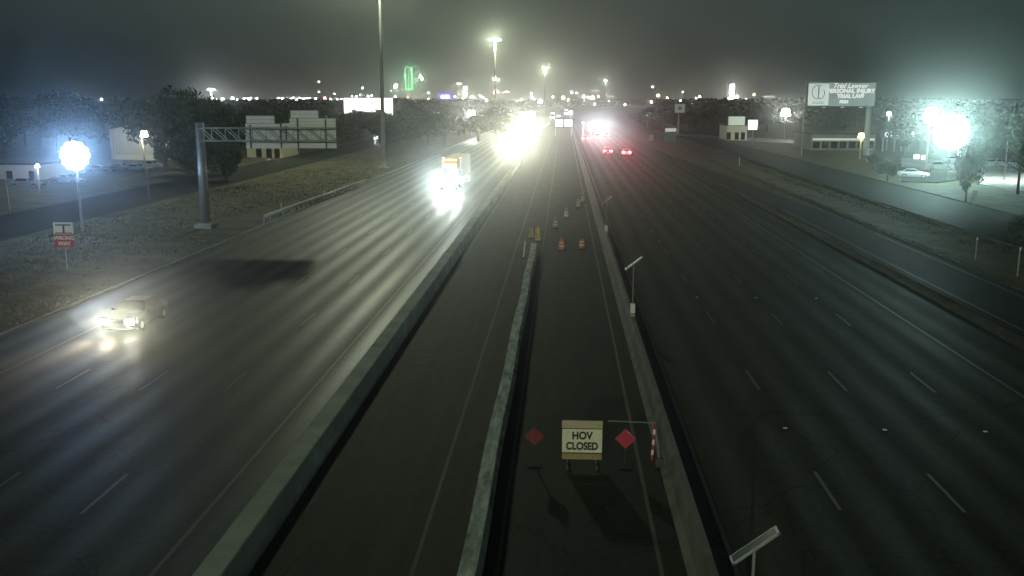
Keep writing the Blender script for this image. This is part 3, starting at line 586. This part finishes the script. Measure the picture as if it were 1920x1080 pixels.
MB().box((-bw_/2+bh*.45, -.33, bz+bh*.5), (bh*.88, .06, bh*.92)).build('emblem_square', mat('pale_emblem_square', (.75, .8, .76), .6, emit=(.9, 1, .95), es=.32), t)
EM = mat('grey_emblem', (.18, .22, .2), .6)
ex = -bw_/2+bh*.45
em = MB().box((ex, -.38, bz+bh*.6), (.28, .03, bh*.5))
for k in range(14):
    a, b_ = R(60+k*17), R(60+(k+1)*17); em.tube((ex-.1+1.35*math.cos(a), -.38, bz+bh*.6+1.5*math.sin(a)), (ex-.1+1.35*math.cos(b_), -.38, bz+bh*.6+1.5*math.sin(b_)), .09, n=5)
for k in range(7):
    a, b_ = R(-80+k*17), R(-80+(k+1)*17); em.tube((ex+.1+1.2*math.cos(a), -.38, bz+bh*.55+1.3*math.sin(a)), (ex+.1+1.2*math.cos(b_), -.38, bz+bh*.55+1.3*math.sin(b_)), .08, n=5)
for z in (.12, .18): em.box((ex, -.38, bz+bh*z), (bh*.55, .03, .1))
em.build('emblem', EM, t)
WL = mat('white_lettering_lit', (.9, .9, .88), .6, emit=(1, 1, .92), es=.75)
text('Trial Lawyer', 1.5, WL, t, (1.7, -.36, bz+bh*.86), shear=.4, name='script_lettering'); text('PERSONAL INJURY', 1.25, WL, t, (2.0, -.36, bz+bh*.64), bold=.03)
text('TRIAL LAW', 1.15, WL, t, (2.0, -.36, bz+bh*.42), bold=.03); text('FIRM', .9, WL, t, (.6, -.36, bz+bh*.18), bold=.03)
MB().box((0, -1.0, bz-.5), (bw_, .9, .08)).build('catwalk', M_dkst, t)
for s in (-.55, .0, .55): MB().box((s*bw_/2, -1.5, bz-.25), (.7, .3, .25)).build('floodlight', M_alu, t)
t, w_, h_, z_ = board(1265, 195, 1284, 211, W(1272, 251).y, 'grey pylon sign with a round emblem on a single white pole', mat('grey_sign_face', (.45, .48, .44), .6, emit=(.8, .85, .8), es=.12), posts=(-.15,), postw=.55, name='pylon_sign', cat='pylon sign')
for z in (.25,): MB().tube((0, -.33, z_+h_*.5), (0, -.38, z_+h_*.5), .75, n=16).build('emblem', EM, t)
t, w_, h_, z_ = board(1402, 225, 1420, 243, W(1411, 271).y, 'small brilliant white sign on a white post beside the cream shopfront', mat('brilliant_sign', (1, 1, 1), emit=(.95, 1, .95), es=1.6), posts=(.25,), postw=.5, name='post_sign', cat='shop sign')
MB().box((.1, -.34, z_+h_*.3), (w_*.4, .05, .14), ry=-.3).box((0, -.34, z_+h_*.7), (.14, .05, h_*.3)).build('emblem', EM, t)
t, w_, h_, z_ = board(1246, 250, 1268, 263, W(1257, 266).y, 'low green sign board with a pale top strip beside the frontage road', M_green, posts=(-.7, .7), postw=.2, name='green_sign', cat='road sign')
MB().box((0, -.34, z_+h_+1.0), (w_*.95, .4, 1.0)).build('pale_strip', mat('pale_strip', (.7, .75, .66), .6, emit=(.9, 1, .85), es=.3), t)
WS = mat('white_overhead_sign_lit', (.85, .85, .85), emit=(1, 1, 1), es=1.3)
board(975, 209, 1004, 224, 400, 'lit white overhead sign above the oncoming glare', WS, posts=(-1, 1), postw=.4, name='overhead_sign', cat='road sign')
board(1041, 224, 1055.5, 237, 330, 'left one of the two square white overhead signs beyond the express lane', WS, posts=(-.9,), postw=.3, name='overhead_sign', cat='road sign')
board(1058.5, 224, 1073, 237, 330, 'right one of the two square white overhead signs beyond the express lane', WS, posts=(.9,), postw=.3, name='overhead_sign', cat='road sign')
board(1207, 210, 1222, 216, 420, 'thin white lit sign strip over the bend of the road', WS, posts=(0,), name='shop_sign', cat='shop sign')
board(1109, 168.5, 1124, 172.5, 2500, 'white lit bar sign above the trees left of the far mast', WS, posts=(0,), postw=1, name='roof_sign', cat='lit sign')
board(1138, 179, 1152, 182.5, 2000, 'white lit bar sign with a red frame just right of the far mast', WS, posts=(0,), postw=1, name='roof_sign', cat='lit sign')
board(1431, 179.5, 1452, 183, 1500, 'long white lit bar sign with a red frame above the woods at right', WS, posts=(-.6, .6), postw=1, name='roof_sign', cat='lit sign')
board(1088, 180, 1100, 182, 1800, 'thin white lit strip above the trees beside the orange lamp', WS, posts=(0,), postw=1, name='roof_sign', cat='lit sign')
board(827, 178.5, 843, 184.5, 1400, 'white lit sign with a violet halo on the horizon', mat('violet_white_glow', (1, 1, 1), emit=(.8, .75, 1), es=5), posts=(0,), postw=1, name='roof_sign', cat='lit sign')
board(821, 174, 849, 188, 1404, 'violet glowing halo board behind the white sign on the horizon', mat('violet_halo_glow', (.3, .2, .8), emit=(.22, .13, .75), es=.9), name='halo_board', cat='lit wall')  # glowing board set behind the sign as its violet halo
board(806, 209, 830, 212, 520, 'long dim pale strip light among the trees', mat('dim_pale_glow', (.8, .8, .8), emit=(.8, 1, .9), es=.5), posts=(0,), postw=.4, name='strip_sign', cat='lit sign')
# ------------------------------------------------------------------ downtown skyline
def tower(x0, x1, ytop, Y, lab, strips=(), glow=None, es=6, sw=2.0, ybot=187):
    A, B = D(x0, ytop, Y), D(x1, ytop, Y); t = thing('skyscraper', lab, 'skyscraper', ((A.x+B.x)/2, Y, 0)); w_ = B.x-A.x
    MB().box((0, 20, A.z/2), (w_, 40, A.z)).build('tower_body', mat('dark_tower_glass', (.03, .035, .04), .3), t)
    MB().box((0, 20, A.z+4), (w_*.5, 20, 8)).build('roof_house', M_dkst, t)
    for i, (sx_, wpx, ya, yb) in enumerate(strips):
        P, Q = D(sx_, yb, Y-1), D(sx_, ya, Y-1); MB().box((P.x-t.location.x, -1, (P.z+Q.z)/2), (wpx/F*Y, 1.6, Q.z-P.z)).build('light_strip', glow, t)
    wn = MB()
    for k in range(26):
        wx = random.uniform(-.42, .42)*w_; wz = random.uniform(.15, .95)*A.z; wn.box((wx, -.6, wz), (random.choice((3, 5, 8)), 1, 3))
    tag(wn.build('lit_window', mat('far_office_window', (1, 1, 1), emit=(1, .95, .75), es=50), t), kind='stuff')
    return t
GG = mat('green_argon_outline', (.1, .8, .3), emit=(.25, 1, .42), es=45); WG = mat('tower_white_light', (1, 1, 1), emit=(.85, 1, .8), es=180)
tower(760, 774, 126, 8000, 'tallest downtown tower outlined in green light', [(760.5, 1.6, 127, 168), (766.5, 1.1, 140, 168), (773.2, 1.6, 127, 168), (767, 14, 166.5, 168.5), (767, 14, 126, 127.6)], GG)
tower(867, 876, 160, 7600, 'slim downtown tower with a lit pale face', [(872.3, 6, 163, 182)], mat('tower_pale_face', (1, 1, 1), emit=(.85, 1, .7), es=60))
tower(856, 866, 156, 7700, 'downtown tower with a short pink roof light left of the slim pale one', [(861, 9, 156, 158.5)], mat('pink_roof_light', (1, 1, 1), emit=(1, .5, .5), es=110))
tower(786, 794, 140, 7900, 'dark downtown tower right of the green outlined one with bright crown lamps', [(788, 3, 139, 145), (791.5, 3.5, 144, 149)], WG)
tower(738, 746, 158, 8100, 'dark downtown tower with a round lit crown left of the green outlined one', [(742, 6, 158, 165)], WG)
tower(776, 784, 146, 7850, 'dark downtown tower with dim green bands beside the green outlined one', [(780, 8, 150, 151.5), (780, 7, 146, 147.5)], mat('dim_green_band', (.2, .8, .3), emit=(.3, 1, .45), es=45))
tower(922, 938, 152, 8300, 'downtown tower with a small dome shaped lit crown under the highest mast', [(925, 1.6, 146, 152), (930, 2.4, 145, 151), (935, 1.6, 147, 152)], WG)
tower(800, 812, 170, 8000, 'low dark downtown block with scattered lit windows'); tower(885, 898, 172, 8000, 'low dark downtown block right of the slim pale tower'); tower(945, 962, 168, 8400, 'broad dark downtown block below the highest mast on its right')
tower(1366, 1377, 157, 3200, 'isolated twin striped tower lit by two white vertical bars at right', [(1369.2, 2.8, 158, 188), (1374.6, 2.8, 158, 188)], mat('white_vertical_bar', (1, 1, 1), emit=(1, 1, .95), es=30))
# ------------------------------------------------------------------ buildings
def building(lab, x0, x1, yb, ytop, depth, m, rz=0, parts=(), roofm=None, name='warehouse', z0=0, Y=None):
    A, B = W(x0, yb), W(x1, yb); Y = Y or (A.y+B.y)/2; A, B = D(x0, yb, Y), D(x1, yb, Y); T = D((x0+x1)/2, ytop, Y).z
    t = thing(name, lab, 'building', ((A.x+B.x)/2, Y, 0), rz); w_ = B.x-A.x
    MB().box((0, depth/2, T/2), (w_, depth, T)).build('wall', m, t)
    MB().box((0, depth/2, T+.15), (w_+.6, depth+.6, .3)).build('roof', roofm or M_dkst, t)
    return t, w_, T
whm = mat('pale_metal_siding', (.46, .47, .46), .6, noise=.08, scale=1.2, stretch=(6, 1, .3))
A, Bq, C_ = W(207, 306), W(322, 306), 0
t = thing('warehouse', 'pale windowless warehouse behind the leaning lamp pole', 'building', (D(265, 306, 188).x, 188, 0)); w0 = D(320, 300, 188).x-D(209, 300, 188).x
hl, hr, hc = D(209, 243, 188).z, D(320, 240, 188).z, D(268, 231, 188).z
MB().loft([[(-w0/2, y_, 0), (w0/2, y_, 0), (w0/2, y_, hr), (w0*.03, y_, hc), (-w0/2, y_, hl)] for y_ in (0, 30)]).build('wall', whm, t)
rb = MB()
for k in range(19): x_ = -w0/2+w0*(k+.5)/19; rb.box((x_, -.04, hl/2), (.09, .07, hl-.2))
rb.build('siding_rib', whm, t)
MB().box((w0*.02, -.15, .8), (w0*.9, .25, .9)).build('plinth', mat('pale_plinth', (.62, .6, .5), .7), t)
MB().loft([[(-w0/2-.3, y_, hl), (w0*.03, y_, hc+.02), (w0*.03, y_, hc+.3), (-w0/2-.3, y_, hl+.28)] for y_ in (-.3, 30.3)]).build('roof', M_dkst, t)
light('SPOT', (w0*.1, -6, 8.0), 30000, (1, .98, .85), t, .3, (0, 1, -.55), 150, .8, 'wall_wash')
t, w_, T = building('low white building at the left picture edge', -60, 76, 342, 309, 14, mat('grey_white_wall', (.5, .5, .53), .7, noise=.08), name='low_building')
for xx in (18, 60): A = D(xx, 328, t.location.y); MB().box((A.x-t.location.x, -.04, A.z), (.9, .08, 1.2)).build('window', M_glass, t)
light('SPOT', (w_*.45, -4, 4.2), 5000, (.85, .85, 1), t, .3, (-.6, .8, -.3), 150, .8, 'wall_wash')
t, w_, T = building('small shop under the gantry signs with a yellow lit forecourt', 464, 530, 300, 272, 12, mat('tan_shop_wall', (.5, .46, .36), .7, noise=.08), name='shop')
for xx in (486, 505, 520): A = D(xx, 292, t.location.y); MB().box((A.x-t.location.x, -.04, 1.4), (1.1, .08, 1.9)).build('door', M_glass, t)
light('SPOT', (w_*.4, -3, T+1.0), 14000, (1, .9, .55), t, .3, (.2, -.25, -1), 140, .8, 'forecourt_light')
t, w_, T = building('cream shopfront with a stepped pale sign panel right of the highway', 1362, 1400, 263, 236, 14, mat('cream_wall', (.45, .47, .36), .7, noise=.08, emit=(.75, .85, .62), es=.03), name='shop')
A, B = D(1366, 235, t.location.y-1), D(1397, 218.5, t.location.y-1); MB().box(((A.x+B.x)/2-t.location.x, -.6, (A.z+B.z)/2), (B.x-A.x, 1.0, B.z-A.z)).build('sign_panel', mat('pale_green_sign_panel', (.55, .62, .52), .6, emit=(.8, .95, .8), es=.22), t)
for s in (-.4, 0, .3): MB().box((s*w_, -.05, 1.3), (1.2, .1, 2.2)).build('door', M_glass, t)
light('SPOT', (0, -8, 7), 9000, (.95, 1, .82), t, .4, (0, 1, -.4), 140, .8, 'wall_wash')
t, w_, T = building('long low dark building behind the billboard with a pale roof strip', 1520, 1640, 282, 252, 18, mat('olive_wall', (.2, .21, .17), .7, noise=.1), name='low_building', Y=240)
MB().box((0, -.2, T-1.2), (w_*.96, .3, .5)).build('fascia', mat('pale_fascia_glow', (.7, .75, .65), emit=(.9, 1, .85), es=.35), t)
for k in range(7): MB().box((w_*(-.42+.14*k), -.06, 1.3), (1.6, .1, 1.6)).build('window', M_glass, t)
# fuel station canopies
for (xa, xb, lab) in ((1655, 1683, 'left lit fuel canopy sign left of the cyan floodlight'), (1691, 1710, 'right lit fuel canopy sign left of the cyan floodlight')):
    board(xa, 246.5, xb, 257, 235, lab, mat('canopy_sign_glow', (1, 1, 1), emit=(.98, .9, 1), es=2.6), 3.0, (-.8, .8), .4, 'canopy', 'canopy')
board(1712, 290, 1724, 300, 205, 'small lit white sign near the parked cars, left one', WS, .3, (0,), .2, 'shop_sign', 'shop sign'); board(1726, 291, 1735, 299, 203, 'small lit white sign near the parked cars, right one', WS, .3, (0,), .2, 'shop_sign', 'shop sign')
board(1793, 283, 1812, 298, 190, 'lit white price board under the cyan floodlight', WS, .3, (0,), .3, 'shop_sign', 'shop sign')
b = W(1221, 264); t = thing('utility_cabinet', 'white utility cabinet on the grass at the bend', 'cabinet', b); MB().box((0, 0, .9), (1.1, .7, 1.8)).build('cabinet_body', M_white, t, bevel=.04); MB().box((0, -.36, .95), (.9, .03, 1.4)).build('cabinet_door', M_alu, t)
# parking lots
def lot(pts, name, m=M_lot, z=.03):
    ps = [W(x, y) for x, y in pts]; o = MB().loft([[(p_.x, p_.y, -.15) for p_ in ps], [(p_.x, p_.y, z) for p_ in ps]]).build(name, m); tag(o, kind='structure')
lot([(1690, 312), (1820, 326), (1826, 304), (1690, 296)], 'parking_lot'); lot([(1836, 345), (1990, 372), (1990, 306), (1842, 306)], 'parking_lot')
lot([(1690, 340), (1760, 342), (1830, 332), (1700, 320)], 'parking_lot', M_ramp); lot([(1246, 252), (1360, 262), (1490, 268), (1490, 262), (1360, 256), (1246, 248)], 'shop_forecourt')
lot([(150, 330), (330, 326), (330, 316), (150, 314)], 'yard'); lot([(430, 306), (555, 299), (540, 293), (450, 298)], 'shop_yard')
P = h_lot = D(1800, 285, 158)
light('SPOT', (h_lot.x+4, 150, 9), 260000, (.85, 1, .95), None, .5, (0, .2, -1), 125, .6, 'lot_light').name = 'lot_light'
lo = bpy.data.objects['lot_light']
t = thing('lot_lamp', 'parking lot lamp post hidden in the cyan glare', 'lamp', (lo.location.x, 150.6, 0)); MB().tube((0, 0, 0), (0, 0, 9.4), .1, .07, 8).build('pole', M_galv, t); MB().box((0, -.6, 9.35), (.5, .9, .15)).build('lamp_head', M_galv, t)
lo.parent = t; lo.location = (0, -.6, 9.1)
t2 = dup(t, (W(1885, 330).x, 152, 0), label='parking lot lamp post near the right picture edge')
base_car = car('pale car parked nearest in the right lot', W(1712, 333), P_silver, head=False, rz=R(75))
for (x, y, rz, lab, suv) in ((1764, 318, 60, 'dark car parked below the cyan floodlight', 0), (1790, 306, 80, 'car parked beside the lit price board', 0), (1858, 312, 95, 'leftmost parked car in the far right lot', 0), (1877, 312, 95, 'middle parked car in the far right lot', 0), (1903, 314, 90, 'rightmost parked car in the far right lot', 0)):
    dup(base_car, W(x, y), R(rz), lab)
for (x, y, rz, lab) in ((190, 325, 80, 'car parked right of the blue floodlight, larger one'), (228, 321, 85, 'pale car parked in the left yard'), (258, 322, 85, 'pale car parked before the leaning lamp pole'), (52, 352, 88, 'car parked before the low white building'), (128, 345, 80, 'car parked under the blue floodlight'), (285, 316, 90, 'farther car parked before the warehouse plinth')):
    dup(base_car, W(x, y), R(rz), lab)
# ------------------------------------------------------------------ trees
def crown_mesh(name, n, w_, h_, zc, leaf, seed):
    r = np.random.default_rng(seed); k = 16
    cen = r.normal(size=(k, 3)); cen /= np.linalg.norm(cen, axis=1)[:, None]; cen *= r.uniform(.35, .8, (k, 1)); cen *= (w_/2, w_/2, h_/2)
    rad = r.uniform(.22, .42, k)*w_/2*1.1
    idx = r.integers(0, k, n); d = r.normal(size=(n, 3)); d /= np.linalg.norm(d, axis=1)[:, None]
    p = cen[idx]+d*rad[idx][:, None]*r.uniform(.55, 1.08, (n, 1)); p[:, 2] += zc
    a = r.normal(size=(n, 3)); a /= np.linalg.norm(a, axis=1)[:, None]; b = np.cross(a, r.normal(size=(n, 3))); b /= np.linalg.norm(b, axis=1)[:, None]
    s = leaf*r.uniform(.6, 1.4, (n, 1)); v = np.stack([p-a*s-b*s*.5, p+a*s-b*s*.35, p+a*s*.9+b*s*.5, p-a*s*.8+b*s*.5], 1).reshape(-1, 3)
    me = bpy.data.meshes.new(name); me.vertices.add(4*n); me.vertices.foreach_set('co', v.ravel().astype('f'))
    me.loops.add(4*n); me.loops.foreach_set('vertex_index', np.arange(4*n)); me.polygons.add(n); me.polygons.foreach_set('loop_start', np.arange(n)*4); me.polygons.foreach_set('loop_total', np.full(n, 4))
    me.materials.append(M_leaf); me.update(); me.validate(); return me
def trunk_mesh(h_, w_, seed):
    r = random.Random(seed); m = MB(); m.tube((0, 0, -.3), (.1, 0, h_*.45), .32, .2, 8)
    for k in range(6):
        a = r.uniform(0, 6.28); l_ = r.uniform(.25, .42)*w_; z = h_*r.uniform(.3, .5); m.tube((.05, 0, z), (l_*math.cos(a), l_*math.sin(a), z+h_*r.uniform(.15, .35)), .13, .04, 6)
    return m.mesh('trunk', M_bark)
TV = [(crown_mesh('crown', 5200, 10, 7.5, 6.6, .24, s), trunk_mesh(9, 10, s)) for s in (1, 2, 3)]
def tree(x, Y, h_, wd_, lab, v=0, grp=None, z=-.1):
    t = thing('tree', lab, 'tree', (x, Y, z), random.uniform(0, 6.3), grp); t.scale = (wd_/10, wd_/10, h_/10.4)
    inst('crown', TV[v % 3][0], t); inst('trunk', TV[v % 3][1], t); return t
def ptree(x, ytop, wpx, Y, lab, v=0, grp=None):
    p_ = D(x, ytop, Y); return tree(p_.x, Y, max(3, p_.z), wpx/F*Y, lab, v, grp)
near = [(300, 172, 130, 165, 'big dark tree right of the warehouse with its crown over the roof', 0), (355, 168, 120, 160, 'big dark tree just behind the gantry column, tallest of the left trees', 1), (412, 190, 110, 150, 'dark tree right of the gantry column under the truss', 2),
        (350, 255, 90, 135, 'low dark bushy tree left of the gantry column base', 1), (420, 262, 80, 138, 'low dark bushy tree between the gantry column and the small shop', 0), (310, 275, 50, 170, 'small bush before the right corner of the warehouse', 2),
        (1822, 258, 62, 118, 'tree standing before the lit parking lot below the cyan glare', 0), (1925, 200, 90, 130, 'tree at the right picture edge above the far parking lot', 1), (1935, 385, 66, 72, 'dark green bush cut by the right picture edge beside the ramp', 2),
        (1665, 318, 44, 150, 'low bush left of the parked cars in the right lot', 1), (1640, 305, 36, 175, 'small dark bush at the foot of the billboard column', 2)]
for x, yt, wp_, Y, lab, v_ in near: ptree(x, yt, wp_, Y, lab, v_)
rows = [(-30, 176), (40, 182), (95, 170), (150, 172), (205, 186), (245, 184), (0, 200), (70, 205), (125, 196), (180, 205), (230, 200), (275, 185)]
for i, (x, yt) in enumerate(rows): ptree(x, yt, 105, 205+random.uniform(0, 55), 'dark tree in the dense row behind the blue floodlight and the warehouse', i, 'trees behind the warehouse')
for i in range(26):
    x = 430+i*20+random.uniform(-8, 8); Y = random.uniform(235, 420); ptree(x, 197+random.uniform(0, 18), 75*300/Y, Y, 'dark tree in the belt beyond the left frontage road', i, 'trees beyond the left frontage road')
for i in range(24):
    x = 1215+i*29+random.uniform(-10, 10); Y = random.uniform(330, 480); ptree(x, 196+random.uniform(0, 20), 60*350/Y, Y, 'dark tree in the belt behind the right hand shops', i, 'trees behind the right shops')
for i in range(9):
    x = 1700+i*28; Y = random.uniform(200, 260); ptree(x, 200+random.uniform(0, 25), 70, Y, 'dark tree behind the floodlit parking lot', i, 'trees behind the floodlit lot')
for grp_, lab_ in (('trees behind the warehouse', 'dark tree from the left in the row behind the blue floodlight'), ('trees beyond the left frontage road', 'dark tree from the left in the belt beyond the left frontage road'), ('trees behind the right shops', 'dark tree from the left in the belt behind the right shops'), ('trees behind the floodlit lot', 'dark tree from the left behind the floodlit lot')):
    for k_, o in enumerate(sorted([q_ for q_ in COL.objects if q_.get('group') == grp_], key=lambda q_: q_.location.x/q_.location.y)): o['label'] = ORD[k_]+' '+lab_
# far woods: one mass of leaf clumps out to the horizon
n = 150000
Yw = 420*np.exp(rng.uniform(0, 1, n)*math.log(6500/420)); ang_ = rng.uniform(-.62, .60, n); Xw = Yw*np.tan(ang_)-Yw*.053
cxa = np.where(Yw > 350, (Yw-350)**2/14000, 0); keep = (Yw > 1900) | (np.abs(Xw-cxa) > 62); Xw, Yw = Xw[keep], Yw[keep]; n = len(Xw)
top_ = 9.0+2.2*np.sin(Xw/31+np.sin(Yw/47)*2)+1.8*np.sin(Xw/11+Yw/23)
Zw = top_*(1-rng.uniform(0, 1, n)**1.8*.95); s = (.6+Yw/900)[:, None]*rng.uniform(.5, 1.3, (n, 1)); Zw = np.maximum(Zw, .3)
p = np.stack([Xw, Yw, Zw], 1); a = rng.normal(size=(n, 3)); a /= np.linalg.norm(a, axis=1)[:, None]; a[:, 2] *= .5; b = np.cross(a, rng.normal(size=(n, 3))); b /= np.linalg.norm(b, axis=1)[:, None]; b[:, 2] *= .6
v_ = np.stack([p-a*s-b*s*.5, p+a*s-b*s*.5, p+a*s+b*s*.5, p-a*s+b*s*.5], 1).reshape(-1, 3)
me = bpy.data.meshes.new('far_woods'); me.vertices.add(4*n); me.vertices.foreach_set('co', v_.ravel().astype('f')); me.loops.add(4*n); me.loops.foreach_set('vertex_index', np.arange(4*n)); me.polygons.add(n); me.polygons.foreach_set('loop_start', np.arange(n)*4); me.polygons.foreach_set('loop_total', np.full(n, 4)); me.materials.append(M_leaf); me.update()
tag(inst('far_woods', me), 'far dark woods reaching to the horizon', 'woods', kind='stuff')
# grass tufts on the verges
n = 42000
side = rng.uniform(0, 1, n) < .55; X = np.where(side, rng.uniform(-46, -29.8, n), rng.uniform(30.4, 38, n)); Yg = 30+170*rng.uniform(0, 1, n)**1.4
Zg = np.array([gz(x_, y_) for x_, y_ in zip(X, Yg)]); hgt = rng.uniform(.04, .15, n); an = rng.uniform(0, 6.28, n); wd2 = rng.uniform(.05, .16, n)
dx, dy = np.cos(an)*wd2, np.sin(an)*wd2; lean = rng.normal(size=(n, 2))*.08
v_ = np.stack([np.stack([X-dx, Yg-dy, Zg-.03], 1), np.stack([X+dx, Yg+dy, Zg-.03], 1), np.stack([X+lean[:, 0], Yg+lean[:, 1], Zg+hgt], 1)], 1).reshape(-1, 3)
me = bpy.data.meshes.new('grass'); me.vertices.add(3*n); me.vertices.foreach_set('co', v_.ravel().astype('f')); me.loops.add(3*n); me.loops.foreach_set('vertex_index', np.arange(3*n)); me.polygons.add(n); me.polygons.foreach_set('loop_start', np.arange(n)*3); me.polygons.foreach_set('loop_total', np.full(n, 3)); me.materials.append(mat('grass_blades', (.075, .075, .036), .9, noise=.4, scale=.5)); me.update()
tag(inst('grass', me), 'rough dry grass on the verges', 'grass', kind='stuff')
# ------------------------------------------------------------------ night haze
hm = bpy.data.materials.new('night_haze'); hm.use_nodes = True; ht = hm.node_tree; ht.nodes.clear()
ho = ht.nodes.new('ShaderNodeOutputMaterial'); hv = ht.nodes.new('ShaderNodeVolumePrincipled'); ht.links.new(hv.outputs[0], ho.inputs['Volume'])
hv.inputs['Color'].default_value = (.93, .96, .93, 1); hv.inputs['Density'].default_value = HAZE; hv.inputs['Anisotropy'].default_value = ANI
tag(MB().box((0, 5250, 149), (13960, 11460, 302)).build('haze', hm), 'thin night haze over the whole place', 'haze', kind='stuff')
